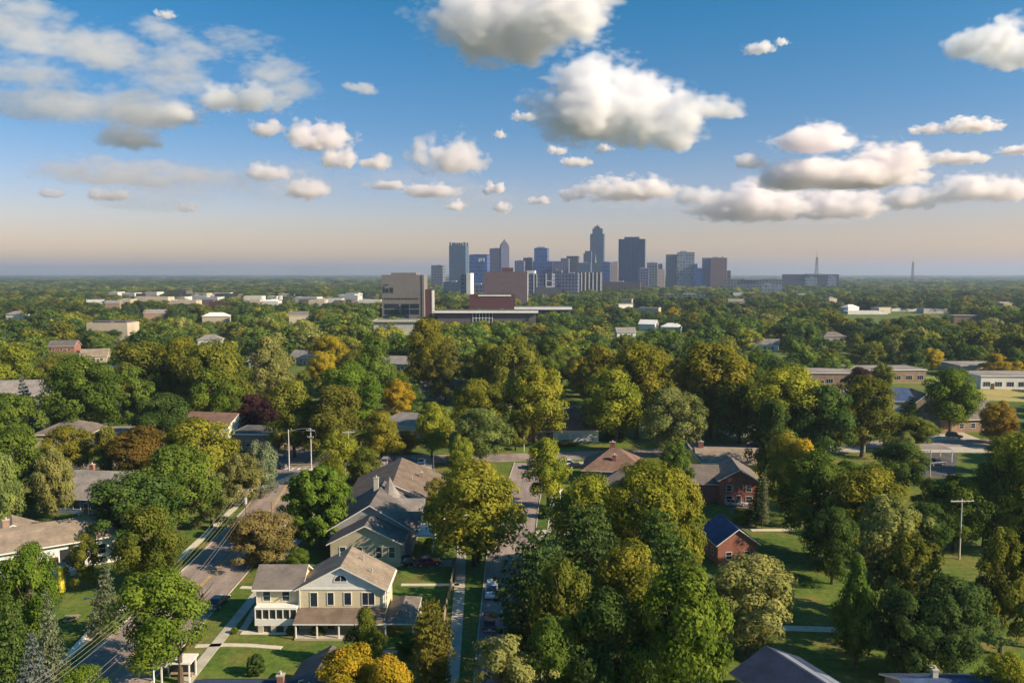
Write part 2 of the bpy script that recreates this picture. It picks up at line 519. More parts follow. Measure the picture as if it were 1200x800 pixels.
def path(name, pts, width, m='concrete', z=0.08):
    return strip(name, offset(pts, -width / 2), offset(pts, width / 2), z, M[m], 0.08, block=True)

def patch(name, pix, m, z=0.02, block=True):
    b = MB(); pts = [P(x, y) for x, y in pix]
    b.face([(p.x, p.y, z) for p in pts])
    o = b.build(name, m if not isinstance(m, str) else M[m]); tag(o, kind='structure')
    if block: BLOCK.append([(p.x, p.y) for p in pts])
    return o

road('road', [(-50, 60), (-50, 100), (-50.2, 140), (-51.5, 170), (-56, 207)], 11.2)
road('street', [(-0.5, 60), (-0.5, 110), (-0.3, 140), (1.2, 165), (4.8, 210)], 8.2)
# the cross street runs in front of the middle houses
road('avenue', [(-260, 192), (-160, 203), (-95, 210), (-62, 212.5), (-2, 216), (36, 222), (62, 228), (92, 233), (150, 236), (240, 232)], 9.5, z=0.045, kerb=False)
road('side_street', [(50, 226), (58, 262), (60, 300)], 7.0, z=0.03, kerb=False)
road('lane', [(-70, 205), (-84, 168), (-108, 190)][:0] or [(-75, 330), (-66, 260), (-59, 217)], 8.0, z=0.03, kerb=False)
# yellow centre lines
for off in (-0.16, 0.16):
    c = [(-50 + off, 60), (-50 + off, 100), (-50.2 + off, 140), (-51.5 + off, 170), (-54.6 + off, 198)]
    strip('road_marking', offset(c, -0.075), offset(c, 0.075), 0.038, M['yellow_paint'], block=False)
c = [(-58, 205.6), (-49.8, 206.0)]
for k in range(6):
    strip('road_marking', [(-58.4 + k * 1.6, 202.2), (-58.4 + k * 1.6, 204.6)], [(-57.8 + k * 1.6, 202.2), (-57.8 + k * 1.6, 204.6)], 0.038, M['white_paint'], block=False)
# footpaths
path('footpath', [(-58.4, 60), (-58.4, 100), (-58.6, 140), (-59.6, 170), (-63.6, 203)], 1.35, 'concrete_pale')
path('footpath', [(-40.1, 60), (-40.1, 130), (-40.6, 165), (-42.5, 204)], 1.5)
path('footpath', [(-7.4, 60), (-7.4, 96), (-8.2, 120), (-9.3, 146), (-9.6, 172)], 1.7)
path('footpath', [(6.6, 60), (6.6, 140), (8.4, 165), (11.5, 208)], 1.4)
path('garden_path', [P(283, 741).xy[:], P(345, 741).xy[:], P(402, 741).xy[:]], 1.2, 'concrete_pale')
path('garden_path', [P(284, 739).xy[:], P(297, 718).xy[:], P(309, 700).xy[:]], 1.0, 'concrete')
path('garden_path', [P(229, 757).xy[:], P(262, 755.5).xy[:], P(290, 756).xy[:], P(330, 759).xy[:]], 0.9, 'concrete_pale')
path('garden_path', [P(282, 688).xy[:], P(303, 689).xy[:]], 1.0, 'concrete_pale')
path('garden_path', [P(470, 685).xy[:], P(538, 685).xy[:]], 0.9, 'concrete_pale')
path('garden_path', [P(448, 763).xy[:], P(500, 765).xy[:]], 0.8, 'concrete')
path('garden_path', [P(860, 737).xy[:], P(925, 736).xy[:], P(1000, 738).xy[:], P(1090, 738).xy[:]], 1.6, 'concrete_pale')
path('garden_path', [P(880, 621).xy[:], P(930, 621).xy[:]], 1.2, 'concrete_pale')
patch('driveway', [(614, 634), (690, 632), (690, 622), (620, 620)], 'concrete')
patch('driveway', [(430, 552), (510, 552), (509, 534), (430, 536)], 'asphalt')
patch('car_park', [(1076, 530), (1165, 530), (1150, 515), (1120, 503), (1086, 503)], 'concrete')
patch('car_park', [(1070, 560), (1120, 560), (1122, 528), (1072, 528)], 'asphalt_dark', 0.015)
patch('driveway', [(744, 506), (772, 506), (775, 486), (752, 486)], 'asphalt')
patch('driveway', [(478, 664), (530, 664), (530, 656), (478, 656)], 'gravel')
patch('driveway', [(648, 548), (690, 548), (690, 541), (648, 541)], 'concrete')
patch('driveway', [(950, 530), (1012, 530), (1008, 518), (965, 518)], 'concrete')
patch('driveway', [(855, 600), (885, 600), (885, 575), (855, 578)], 'asphalt_dark')
# mown lawns seen in the photo
for pix in ([(232, 794), (372, 800), (350, 762), (250, 759)], [(455, 712), (530, 712), (536, 690), (455, 690)],
            [(470, 683), (534, 683), (538, 664), (470, 664)], [(330, 662), (372, 662), (380, 636), (340, 636)],
            [(60, 730), (110, 722), (150, 690), (80, 690)], [(290, 735), (352, 735), (352, 726), (300, 722)],
            [(206, 640), (270, 602), (250, 598), (200, 630)], [(410, 570), (440, 570), (450, 530), (420, 530)],
            [(860, 700), (975, 725), (1000, 665), (890, 660)], [(940, 790), (1200, 790), (1200, 745), (930, 745)],
            [(600, 532), (690, 528), (690, 520), (600, 522)], [(690, 525), (770, 520), (770, 512), (690, 514)],
            [(828, 519), (905, 514), (905, 508), (828, 510)], [(662, 546), (690, 546), (690, 538), (662, 538)]):
    patch('lawn', pix, 'lawn', 0.012)
patch('field', [(1130, 468), (1230, 472), (1230, 455), (1130, 457)], mat_noise('dry_grass', (0.34, 0.28, 0.09), 0.2, 0.1, 0.95), 0.012)
patch('field', [(1040, 449), (1110, 449), (1110, 441), (1040, 441)], mat_noise('short_grass', (0.2, 0.24, 0.04), 0.2, 0.1, 0.95), 0.012)

# ------------------------------------------------------------------ houses
PROTECT = []        # (x0, y0, x1, y1, distance): parts of the photo no filler tree may cover
FOOT = []           # house footprints: world polygons

class House:
    def __init__(s, name, label, loc, rz=0.0, cat='house', group=None):
        s.root = empty(name, (loc[0], loc[1], 0), rz, label, cat, group)
        s.loc = loc; s.rz = rz; s.walls = {}
    def wmb(s, m):
        return s.walls.setdefault(m, MB())
    def foot(s, x0, x1, y0, y1, g=1.5):
        c, q = math.cos(s.rz), math.sin(s.rz)
        FOOT.append([(s.loc[0] + x * c - y * q, s.loc[1] + x * q + y * c) for x, y in ((x0 - g, y0 - g), (x1 + g, y0 - g), (x1 + g, y1 + g), (x0 - g, y1 + g))])
    def block(s, x0, x1, y0, y1, z0, z1, wall, roof='gable', axis='x', rise=2.0, over=0.5, rmat='tan_shingle', gable=None, trim='white_trim', t=0.2):
        s.foot(x0, x1, y0, y1)
        if wall:
            b = s.wmb(wall)
            b.box(x0, x1, y0, y1, z0, z1, bottom=False)
            if roof == 'gable':
                g = MB() if gable else s.wmb(wall); g2 = MB() if gable else g
                if axis == 'y':
                    xm = (x0 + x1) / 2
                    g.face(((x0, y0, z1), (x1, y0, z1), (xm, y0, z1 + rise)))
                    g2.face(((x1, y1, z1), (x0, y1, z1), (xm, y1, z1 + rise)))
                    if gable: g.build('gable_wall', M[gable], s.root); g2.build('gable_wall', M[gable], s.root)
                else:
                    ym = (y0 + y1) / 2
                    g.face(((x1, y0, z1), (x1, y1, z1), (x1, ym, z1 + rise)))
                    g.face(((x0, y1, z1), (x0, y0, z1), (x0, ym, z1 + rise)))
        return s.roof(x0, x1, y0, y1, z1 + 0.003, roof, axis, rise, over, rmat, trim, t)
    def roof(s, x0, x1, y0, y1, z1, roof='gable', axis='x', rise=2.0, over=0.5, rmat='tan_shingle', trim='white_trim', t=0.2):
        b = MB()
        if roof == 'flat':
            b.box(x0 - over, x1 + over, y0 - over, y1 + over, z1, z1 + t + 0.15, 1)
            b.face(((x0 - over + .12, y0 - over + .12, z1 + t + .155), (x1 + over - .12, y0 - over + .12, z1 + t + .155), (x1 + over - .12, y1 + over - .12, z1 + t + .155), (x0 - over + .12, y1 + over - .12, z1 + t + .155)), 0)
        elif roof == 'gable':
            sw = (lambda p: p) if axis == 'y' else (lambda p: (p[1], p[0], p[2]))
            a0, a1, c0, c1 = (x0, x1, y0, y1) if axis == 'y' else (y0, y1, x0, x1)
            am = (a0 + a1) / 2; sl = rise / ((a1 - a0) / 2)
            lo = z1 - sl * over
            c0 -= over; c1 += over; a0 -= over; a1 += over
            zr = z1 + rise
            L0, L1, R0, R1, T0, T1 = [(a0, c0, lo), (a0, c1, lo), (a1, c0, lo), (a1, c1, lo), (am, c0, zr), (am, c1, zr)]
            up = lambda p: (p[0], p[1], p[2] + t)
            for q, mi in (((up(L1), up(L0), up(T0), up(T1)), 0), ((up(R0), up(R1), up(T1), up(T0)), 0),
                          ((L0, L1, T1, T0), 1), ((R1, R0, T0, T1), 1),
                          ((L0, up(L0), up(L1), L1), 1), ((R1, up(R1), up(R0), R0), 1),
                          ((L0, T0, up(T0), up(L0)), 1), ((T0, R0, up(R0), up(T0)), 1),
                          ((T1, L1, up(L1), up(T1)), 1), ((R1, T1, up(T1), up(R1)), 1)):
                b.face([sw(p) for p in q], mi)
        elif roof == 'hip':
            X0, X1, Y0, Y1 = x0 - over, x1 + over, y0 - over, y1 + over
            W, D = X1 - X0, Y1 - Y0
            zt = z1 + t; zr = z1 + t + rise
            if W >= D: r0, r1 = (X0 + D / 2, (Y0 + Y1) / 2, zr), (X1 - D / 2, (Y0 + Y1) / 2, zr)
            else: r0, r1 = ((X0 + X1) / 2, Y0 + W / 2, zr), ((X0 + X1) / 2, Y1 - W / 2, zr)
            a, c, d, e = (X0, Y0, zt), (X1, Y0, zt), (X1, Y1, zt), (X0, Y1, zt)
            if W >= D:
                for q in ((a, c, r1, r0), (c, d, r1), (d, e, r0, r1), (e, a, r0)): b.face(q, 0)
            else:
                for q in ((a, c, r0), (c, d, r1, r0), (d, e, r1), (e, a, r0, r1)): b.face(q, 0)
            lo = [(p[0], p[1], z1) for p in (a, c, d, e)]; hi = [a, c, d, e]
            for i in range(4):
                j = (i + 1) % 4
                b.face((lo[i], lo[j], hi[j], hi[i]), 1)
            b.face(lo[::-1], 1)
        elif roof == 'shed':       # high at the back (y1), low at the front (y0)
            lo, hi = z1 - rise, z1
            A = [(x0 - over, y0, lo), (x1 + over, y0, lo), (x1 + over, y1, hi), (x0 - over, y1, hi)]
            B = [(p[0], p[1], p[2] + t) for p in A]
            b.face(B, 0); b.face(A[::-1], 1)
            for i in range(4):
                j = (i + 1) % 4
                b.face((A[i], A[j], B[j], B[i]), 1)
        return b.build('roof', [M[rmat], M[trim]], s.root)
    def fmap(s, side, c):
        return {'f': lambda u, d, z: (u, c - d, z), 'b': lambda u, d, z: (-u, c + d, z),
                'r': lambda u, d, z: (c + d, u, z), 'l': lambda u, d, z: (c - d, -u, z)}[side]
    def panel(s, b, f, u0, u1, z0, z1, d0, d1, mi=0):
        p = [f(u, d, z) for d in (d1, d0) for u, z in ((u0, z0), (u1, z0), (u1, z1), (u0, z1))]
        for q in ((0, 1, 2, 3), (1, 5, 6, 2), (5, 4, 7, 6), (4, 0, 3, 7), (3, 2, 6, 7), (4, 5, 1, 0)):
            b.face([p[i] for i in q], mi)
    def window(s, side, c, u, z, w=1.1, h=1.4, fr='white_trim', bars=(0, 1), ft=0.08):
        f = s.fmap(side, c); b = MB()
        a0, a1 = u - w / 2, u + w / 2
        for (p, q, r, t) in ((a0 - ft, a1 + ft, z - ft, z), (a0 - ft, a1 + ft, z + h, z + h + ft), (a0 - ft, a0, z, z + h), (a1, a1 + ft, z, z + h)):
            s.panel(b, f, p, q, r, t, -0.02, 0.07)
        for i in range(1, bars[0] + 1):
            x = a0 + w * i / (bars[0] + 1)
            if bars[0]: s.panel(b, f, x - .025, x + .025, z, z + h, 0.022, 0.05)
        for i in range(1, bars[1] + 1):
            y = z + h * i / (bars[1] + 1)
            if bars[1]: s.panel(b, f, a0, a1, y - .025, y + .025, 0.022, 0.048)
        o = b.build('window', M[fr], s.root)
        g = MB(); s.panel(g, f, a0, a1, z, z + h, -0.02, 0.02); g.build('pane', M['glass'], o)
        return o
    def door(s, side, c, u, w=1.0, h=2.1, z=0.15, m='door_brown', name='door'):
        f = s.fmap(side, c); b = MB()
        s.panel(b, f, u - w / 2 - .1, u + w / 2 + .1, z, z + h + .1, -0.02, 0.05, 1)
        s.panel(b, f, u - w / 2, u + w / 2, z + .01, z + h, 0.0, 0.08, 0)
        if name == 'garage_door':
            for i in range(1, 4):
                s.panel(b, f, u - w / 2, u + w / 2, z + h * i / 4 - .03, z + h * i / 4 + .03, 0.08, 0.10, 1)
        o = b.build(name, [M[m], M['white_trim']], s.root)
        k = MB(); s.panel(k, f, u + w * .36, u + w * .36 + .1, z + 1.0, z + 1.12, 0.08, 0.15)
        k.build('handle', M['metal_grey'], o)
        return o
    def chimney(s, x, y, z0, z1, w=0.8, m='red_brick', d=0.6):
        b = MB(); b.box(x - w / 2, x + w / 2, y - d / 2, y + d / 2, z0, z1, 0)
        b.box(x - w / 2 - .08, x + w / 2 + .08, y - d / 2 - .08, y + d / 2 + .08, z1, z1 + .15, 1)
        b.tube((x, y, z1 + .15), (x, y, z1 + .5), .16, .16, 8, 1)
        return b.build('chimney', [M[m], M['concrete']], s.root)
    def vent(s, x, y, z, r=0.16):
        b = MB(); b.tube((x, y, z - .3), (x, y, z + .55), r * .5, r * .5, 8); b.tube((x, y, z + .55), (x, y, z + .7), r, r, 8)
        return b.build('roof_vent', M['metal_grey'], s.root)
    def post(s, x, y, z0, z1, r=0.09, m='white_trim', name='porch_post'):
        b = MB(); b.box(x - r, x + r, y - r, y + r, z0, z1); return b.build(name, M[m], s.root)
    def part(s, name, m, fn):
        b = MB(); fn(b); return b.build(name, [M[k] for k in (m if isinstance(m, (list, tuple)) else [m])], s.root)
    def done(s, prot=None, dist=None):
        for m, b in s.walls.items(): b.build('wall', M[m], s.root)
        if prot: PROTECT.append((*prot, dist or s.loc[1]))
        return s.root

# --- the beige two-storey house
p0 = P(401, 738)
h = House('two_storey_house', 'beige two-storey house with white gable, half-round attic window and brown porch roof', p0)
G = 6.05
h.block(-6, 6, 0, 7.4, 0, G, 'beige_siding', 'gable', 'y', 3.15, 0.55, 'tan_shingle', gable='white_siding')
h.block(-12.2, -6.003, 0.6, 7.0, 0, G - .1, 'beige_siding', 'gable', 'x', 2.0, 0.5, 'grey_shingle')
for x in (-12.1, -5.85, 5.85): h.part('downpipe', 'white_trim', lambda b: b.tube((x, -.12 if x > -10 else .5, .1), (x, -.12 if x > -10 else .5, G - .2), .05, .05, 6))
h.part('gutter', 'white_trim', lambda b: b.box(6.56, 6.70, -.5, 7.9, G - .42, G - .28))
h.part('gutter', 'white_trim', lambda b: b.box(-12.6, -6.7, -.06, .06, G - .42, G - .28))
h.part('frieze_board', 'white_trim', lambda b: b.box(-6.05, 6.05, -0.08, -0.003, G - .18, G + .12))
for x in (-5.97, 5.97): h.part('corner_board', 'white_trim', lambda b: b.box(x - .14, x + .14, -0.05, -0.003, 0, G - .18))
h.part('corner_board', 'white_trim', lambda b: b.box(6.003, 6.05, 0.0, .3, 0, G - .1))
for x, ww, hh in ((-3.9, .95, 2.0), (-1.55, .85, 1.75), (0.85, .95, 1.75), (3.75, 1.7, 1.75)):
    h.window('f', 0, x, 5.45 - hh, ww, hh, bars=((1, 0) if ww > 1 else (0, 0)))
for x in (-10.7, -8.0): h.window('f', 0.6, x, 4.05, 1.0, 1.4)
for y in (1.6, 3.8, 6.0): h.window('r', 6, y, 3.7, 1.0, 1.5)
# half-round attic window
b = MB(); b2 = MB()
for i in range(12):
    a0, a1 = math.pi * i / 12, math.pi * (i + 1) / 12
    q = lambda a, r, y: (math.cos(a) * r - .1, y, G + 1.05 + math.sin(a) * r)
    b.face((q(a0, .85, -.07), q(a0, .98, -.07), q(a1, .98, -.07), q(a1, .85, -.07)))
    b.face((q(a0, .98, -.07), q(a0, .98, 0), q(a1, .98, 0), q(a1, .98, -.07)))
    b2.face(((-.1, -.03, G + 1.05), q(a0, .85, -.03), q(a1, .85, -.03)))
b.box(-1.08, .88, -.07, -.003, G + .93, G + 1.045); b.box(-.13, -.07, -.06, -.035, G + 1.05, G + 1.89)
aw = b.build('attic_window', M['white_trim'], h.root); b2.build('pane', M['glass'], aw)
# porch roof along the front and the carport round the right corner
h.roof(-5.9, 6.2, -3.2, -0.01, 3.1, 'shed', 'x', 0.95, 0.15, 'brown_shingle')
h.roof(6.36, 10.6, -3.2, 6.0, 2.2, 'hip', 'x', 1.05, 0.0, 'grey_shingle')
for x in (-5.7, -2.8, 0.2, 3.2): h.post(x, -3.0, 0, 2.0)
for x, y in ((10.4, -3.0), (10.4, 2.0), (10.4, 5.8), (6.6, -3.0)): h.post(x, y, 0, 2.2, name='carport_post')
h.part('porch_floor', 'concrete', lambda b: b.box(-5.9, 6.2, -3.2, -.003, 0.0, .25))
h.door('f', 0, -1.5, 1.0, 1.75, .25)
for x in (-4.0, 1.3, 3.6): h.window('f', 0, x, .75, 1.3, 1.2)
# enclosed porch of the wing
def scr(b):
    b.box(-12.0, -6.1, -0.9, .59, 1.05, 2.0, 0)
    b.box(-12.0, -6.1, -0.9, .59, 3.35, 3.65, 0)
    for k in range(7):
        x = -11.93 + k * .965
        b.box(x - .06, x + .06, -0.9, -0.78, 2.0, 3.35, 0)
h.part('porch_frame', 'white_trim', scr)
h.part('porch_screen', 'dark_opening', lambda b: b.box(-11.9, -6.15, -0.72, .55, 2.003, 3.347))
h.part('lattice', 'dark_opening', lambda b: b.box(-11.9, -6.2, -0.7, .55, 0.0, 1.047))  # solid near-black box paints the shaded gap under the raised porch
for x in (-11.2, -9.4, -7.6): h.part('pier', 'concrete', lambda b: b.box(x - .35, x + .35, -0.95, -.705, 0.0, 1.045))
h.vent(2.2, 5.0, 8.3); h.vent(-1.4, 5.6, 8.7); h.vent(3.9, 2.4, 7.4)
h.done((295, 640, 490, 745))

# --- grey cross-gabled house behind it
p0 = P(432, 664)
h = House('cross_gabled_house', 'grey-roofed house with two small gables, a turret hip and white side porch', p0)
h.block(-6.5, 5.5, 0, 6.0, 0, 4.2, 'tan_siding', 'gable', 'y', 3.0, .6, 'slate_shingle')
h.block(-8.0, 6.6, 6.003, 22, 0, 4.6, 'grey_siding', 'gable', 'y', 4.4, .6, 'slate_shingle')
h.block(0.5, 7.6, 7.5, 12.0, 3.6, 4.7, 'grey_siding', 'gable', 'x', 1.9, .5, 'grey_shingle')
h.block(0.8, 7.4, 14.2, 19.0, 3.6, 4.7, 'grey_siding', 'gable', 'x', 2.4, .5, 'pale_shingle')
def turret(b):
    n = 8
    for i in range(n):
        a0, a1 = 2 * math.pi * i / n, 2 * math.pi * (i + 1) / n
        p = lambda a, r, z: (1.0 + math.cos(a) * r, 18.0 + math.sin(a) * r, z)
        b.face((p(a0, 2.2, 7.4), p(a1, 2.2, 7.4), p(a1, 1.1, 9.0), p(a0, 1.1, 9.0)))
        b.face((p(a0, 1.1, 9.0), p(a1, 1.1, 9.0), (1.0, 18.0, 11.2)))
        b.face((p(a1, 2.0, 6.5), p(a0, 2.0, 6.5), p(a0, 2.0, 7.4), p(a1, 2.0, 7.4))[::-1])
        b.face((p(a1, 2.2, 7.4), p(a0, 2.2, 7.4), p(a0, 2.0, 7.4), p(a1, 2.0, 7.4)))
h.part('turret_roof', 'pale_shingle', turret)
for x in (-4.4, -1.6, 1.8, 4.0): h.window('f', 0, x, 1.6, 1.0, 1.9)
h.door('f', 0, .2, .95)
for y in (1.8, 4.2): h.window('r', 5.5, y, 1.6, 1.0, 1.6)
for y in (9, 13, 16.5, 20): h.window('r', 6.6, y, 1.6, 1.1, 1.7)
h.chimney(-1.5, 17.5, 7.5, 11.0, .9, 'concrete_wall')
h.roof(6.7, 10.4, 7, 13.5, 3.0, 'flat', 'x', 0, .15, 'flat_white')
for x, y in ((10.2, 7.2), (10.2, 10.2), (10.2, 13.3)): h.post(x, y, 0, 3.0)
h.part('porch_rail', 'white_trim', lambda b: [b.box(10.1, 10.3, 7.3, 13.2, z, z + .08) for z in (.5, 1.0)])
h.done((395, 582, 490, 650))

# --- long tan-roofed house by the avenue
p0 = P(462, 617)
h = House('long_house', 'long house with plain tan-brown gable roof standing before the avenue car park', p0, R(3))
h.block(-9.5, 9.0, 0, 22, 0, 4.4, 'white_siding', 'gable', 'y', 4.2, .6, 'brown_shingle')
h.block(-6.8, 6.8, 22.003, 27, 0, 3.4, 'white_siding', 'gable', 'y', 2.4, .5, 'brown_shingle')
for y in (3, 7, 11, 15, 19): h.window('r', 9.0, y, 1.4, 1.2, 1.6)
for x in (-6, -2, 2, 6): h.window('f', 0, x, 1.4, 1.2, 1.6)
h.chimney(4.6, 13, 5.5, 7.6, .8, 'brown_brick'); h.vent(3.0, 8.0, 7.5)
def stair(b):
    for k in range(9): b.box(9.15 + k * .32, 9.15 + (k + 1) * .32, .6, 1.9, 0, 2.7 - k * .3)
h.part('outside_stair', 'white_trim', stair)
h.done((440, 538, 512, 600))

# --- left tan hip ranch
p0 = P(52, 672)
h = House('ranch_house', 'tan hip-roofed ranch house with white end wall and dark porch by the left road', p0, R(33))
h.block(-12, 12, 0, 11, 0, 4.6, 'white_siding', 'hip', 'x', 2.5, .9, 'tan_shingle')
h.block(-8, 0.0, 11.003, 17, 0, 4.2, 'tan_siding', 'gable', 'y', 1.9, .6, 'tan_shingle')
for x in (-9, -5.5, -2, 5, 8.5): h.window('f', 0, x, 1.9, 1.6, 1.6)
h.door('f', 0, 1.6, 1.1, 2.4)
for y in (1.8, 4.0, 6.2, 8.6): h.window('r', 12, y, 1.4, 1.1, 2.2)
h.part('recess_shade', 'dark_opening', lambda b: b.box(2.4, 4.0, -.06, -.004, .3, 3.6))  # flat near-black panel paints the shade of a recessed porch
h.part('deck', 'concrete_wall', lambda b: b.box(-1.5, 5.5, -3.4, -.07, 0, .9))
h.chimney(-5, 7, 5.6, 8.2, 1.0, 'brown_brick'); h.vent(6, 7.5, 6.6)
h.done((0, 598, 130, 672))

# --- blue-grey gable house up the left side
p0 = P(98, 602)
h = House('gabled_house', 'blue-grey gable-roofed house with blue porch wall among the trees on the left', p0, R(-8))
h.block(-8, 8, 0, 12, 0, 3.6, 'blue_siding', 'gable', 'x', 4.0, .7, 'pale_shingle')
for x in (-5, -1.5, 2.5, 5.5): h.window('f', 0, x, 1.0, 1.6, 1.7)
h.door('f', 0, .6)
h.window('r', 8, 4, 1.2, 1.2, 1.5); h.window('r', 8, 8, 1.2, 1.2, 1.5)
h.block(8.003, 15.5, 3, 10, 0, 3.2, 'white_siding', 'gable', 'x', 2.2, .6, 'pale_shingle')
h.chimney(-3, 7.5, 6, 8.6, .9)
h.done((57, 556, 142, 592))

# --- bottom edge: garage and dark-roofed house
_q = P(384, 755, 5.1); p0 = Vector((_q.x + .3, _q.y - 8.6, 0))
h = House('garage', 'small gabled garage with purple-grey roof below the beige house', p0, R(-4), 'garage')
h.block(-3.6, 3.0, 0, 8.2, 0, 3.0, 'white_siding', 'gable', 'y', 1.9, .4, 'slate_shingle')
h.door('f', 0, -.3, 3.0, 2.2, .05, 'door_grey', 'garage_door')
h.window('r', 3.0, 4, 1.2, .9, 1.0)
h.done((335, 752, 390, 800))
_q = P(290, 795, 5.6); p0 = Vector((_q.x, _q.y - 4.0, 0))
h = House('dark_roofed_house', 'navy-roofed house with white gable edges cut by the bottom of the photo', p0)
h.block(-5.2, 5.2, 0, 7.5, 0, 3.6, 'white_siding', 'gable', 'x', 1.8, .5, 'navy_shingle')
for x in (-3, 0, 3): h.window('f', 0, x, 1.2)
h.chimney(3.9, 3.2, 4.5, 6.4, .7)
h.done((245, 790, 335, 800))

# --- houses left of the main road, middle distance
p0 = P(92, 523)
h = House('hip_house', 'low hip-roofed grey-brown house with a white-posted carport on the left', p0, R(6))
h.block(-12, 3, 0, 13, 0, 3.6, 'tan_siding', 'hip', 'x', 3.2, .7, 'grey_shingle')
h.roof(3.2, 14, 2, 11, 3.3, 'flat', 'x', 0, .2, 'flat_roof')
for x in (8.5, 13.8): h.post(x, 2.2, 0, 3.3, .22, name='carport_post')
for x in (-9, -5, -1): h.window('f', 0, x, 1.2, 1.5, 1.3)
h.window('r', 3, 6, 1.2); h.chimney(-5, 8, 5.5, 7.6)
h.done((43, 484, 165, 520))
p0 = P(298, 528)
h = House('flat_roofed_building', 'low dark flat-roofed building with white fascia behind the pale willows', p0, R(-4), 'building')
h.block(-6.5, 6.5, 0, 12, 0, 4.6, 'brown_brick', 'flat', 'x', 0, .5, 'asphalt_dark')
for x in (-4.5, -1.5, 1.5, 4.5): h.window('f', 0, x, 1.2, 1.8, 1.6)
h.part('rooftop_unit', 'metal_grey', lambda b: b.box(3, 6, 4, 6.5, 4.96, 6.2))
h.done((268, 494, 325, 520))
p0 = P(240, 512)
h = House('white_walled_house', 'house with brown roof and pale side wall beside the purple trees', p0, R(-12))
h.block(-8, 8, 0, 12, 0, 4.0, 'white_siding', 'gable', 'x', 2.6, .5, 'rust_shingle')
for x in (-5, 0, 5): h.window('f', 0, x, 1.3, 1.4, 1.4)
h.window('r', 8, 6, 1.4)
h.done((220, 480, 272, 500))

# --- houses beyond the avenue
p0 = P(664, 518)
h = House('white_garage_house', 'brown-roofed house with a white garage front beyond the avenue', p0, R(-2))
h.block(-4, 9.5, 0, 14, 0, 3.8, 'white_siding', 'gable', 'x', 4.2, .6, 'rust_shingle')
h.block(-14, -4.003, 1.5, 13, 0, 3.2, 'brown_brick', 'gable', 'x', 2.4, .6, 'brown_shingle')
for x in (-.8, 3.0, 6.8): h.door('f', 0, x, 3.0, 2.5, .05, 'door_grey', 'garage_door')
for x in (-11.5, -8, -5.5): h.window('f', 1.5, x, 1.1, 1.4, 1.4)
h.block(0, 6, 14.003, 22, 0, 5.5, 'brown_brick', 'hip', 'x', 2.6, .5, 'rust_shingle')
h.chimney(5.5, 10, 6.2, 9.6, 1.4)
h.done((640, 462, 694, 514))
p0 = P(870, 512)
h = House('white_gabled_house', 'small white gabled house under the dark trees beyond the avenue', p0, R(10))
h.block(-3.5, 5, 0, 9, 0, 4.4, 'white_siding', 'gable', 'y', 2.9, .6, 'pale_shingle')
h.window('f', 0, -1.2, 1.2, 1.3, 1.5); h.window('f', 0, 2.6, 1.2, 1.3, 1.5); h.window('f', 0, .75, 4.7, 1.2, 1.0)
h.done((856, 488, 884, 512))
# --- houses right of the street
p0 = P(722, 570)
h = House('rust_roofed_house', 'red-brown hip-roofed house with brick chimneys south of the avenue', p0, R(-9))
h.block(-7.5, 6.5, 0, 12, 0, 3.6, 'brown_brick', 'hip', 'x', 4.2, .7, 'rust_shingle')
h.chimney(-1.2, 8, 5.5, 8.9, 1.3); h.chimney(-.6, 2.4, 4.6, 7.0, .9)
for x in (-5, -1.5, 2, 5): h.window('f', 0, x, 1.2, 1.3, 1.4)
h.window('l', -7.5, -4, 1.2); h.window('l', -7.5, -8, 1.2)
h.done((692, 524, 752, 556))
p0 = P(726, 600)
h = House('grey_hip_house', 'dark grey hip-roofed house with pale dormer in front of the rust-roofed house', p0, R(-20))
h.block(-6.5, 6.5, 0, 11, 0, 3.8, 'grey_siding', 'hip', 'x', 4.0, .7, 'slate_shingle')
h.block(-.5, 4.0, -2.4, 5, 0, 4.0, 'grey_siding', 'gable', 'y', 2.2, .5, 'pale_shingle')
h.window('f', -2.4, 1.8, 1.5, 1.1, 1.5); h.window('f', 0, -3.6, 1.3)
h.chimney(2.6, 7.5, 6, 8.2, .8)
h.done((686, 550, 756, 590))
p0 = P(850, 558)
h = House('yellow_walled_house', 'low tan-roofed house with yellow end wall near the avenue', p0, R(-7))
h.block(-6.5, 12, 0, 9.5, 0, 3.6, 'yellow_siding', 'gable', 'x', 2.6, .7, 'tan_shingle')
h.block(-11, -6.503, -1, 8, 0, 3.9, 'yellow_siding', 'gable', 'y', 2.6, .6, 'grey_shingle')
for x in (-3, 1, 5, 9): h.window('f', 0, x, 1.2, 1.5, 1.3)
h.chimney(-5.6, 4.5, 4.8, 7.6, 1.3)
h.done((806, 520, 884, 545))
p0 = P(852, 592)
h = House('red_brick_house', 'red brick house with grey roof beside the dark spruce', p0, R(-6))
h.block(-1.6, 6.5, 0, 11, 0, 5.6, 'red_brick', 'gable', 'y', 2.3, .6, 'grey_shingle')
h.block(-8.5, -1.603, 2.5, 10, 0, 4.4, 'red_brick', 'gable', 'x', 2.9, .6, 'grey_shingle')
h.window('f', 0, .4, 3.2, 1.1, 1.3); h.window('f', 0, 4.5, 3.2, 1.1, 1.3); h.door('f', 0, 2.4)
h.window('f', 0, .4, .8, 1.3, 1.3); h.window('f', 0, 4.6, .8, 1.3, 1.3)
h.done((814, 534, 884, 580))
p0 = P(864, 662)
h = House('blue_roofed_house', 'small red brick house with navy-blue gable roof and white eaves', p0, R(6))
h.block(-4.0, 4.0, 0, 9.5, 0, 4.3, 'red_brick', 'gable', 'y', 2.9, .5, 'blue_shingle')
h.window('f', 0, -1.8, 1.3, 1.1, 1.4); h.window('f', 0, 1.9, 1.3, 1.1, 1.4)
h.window('l', -4, -3, 1.3); h.window('l', -4, -6.5, 1.3); h.window('r', 4, 3, 1.3); h.window('r', 4, 6.5, 1.3)
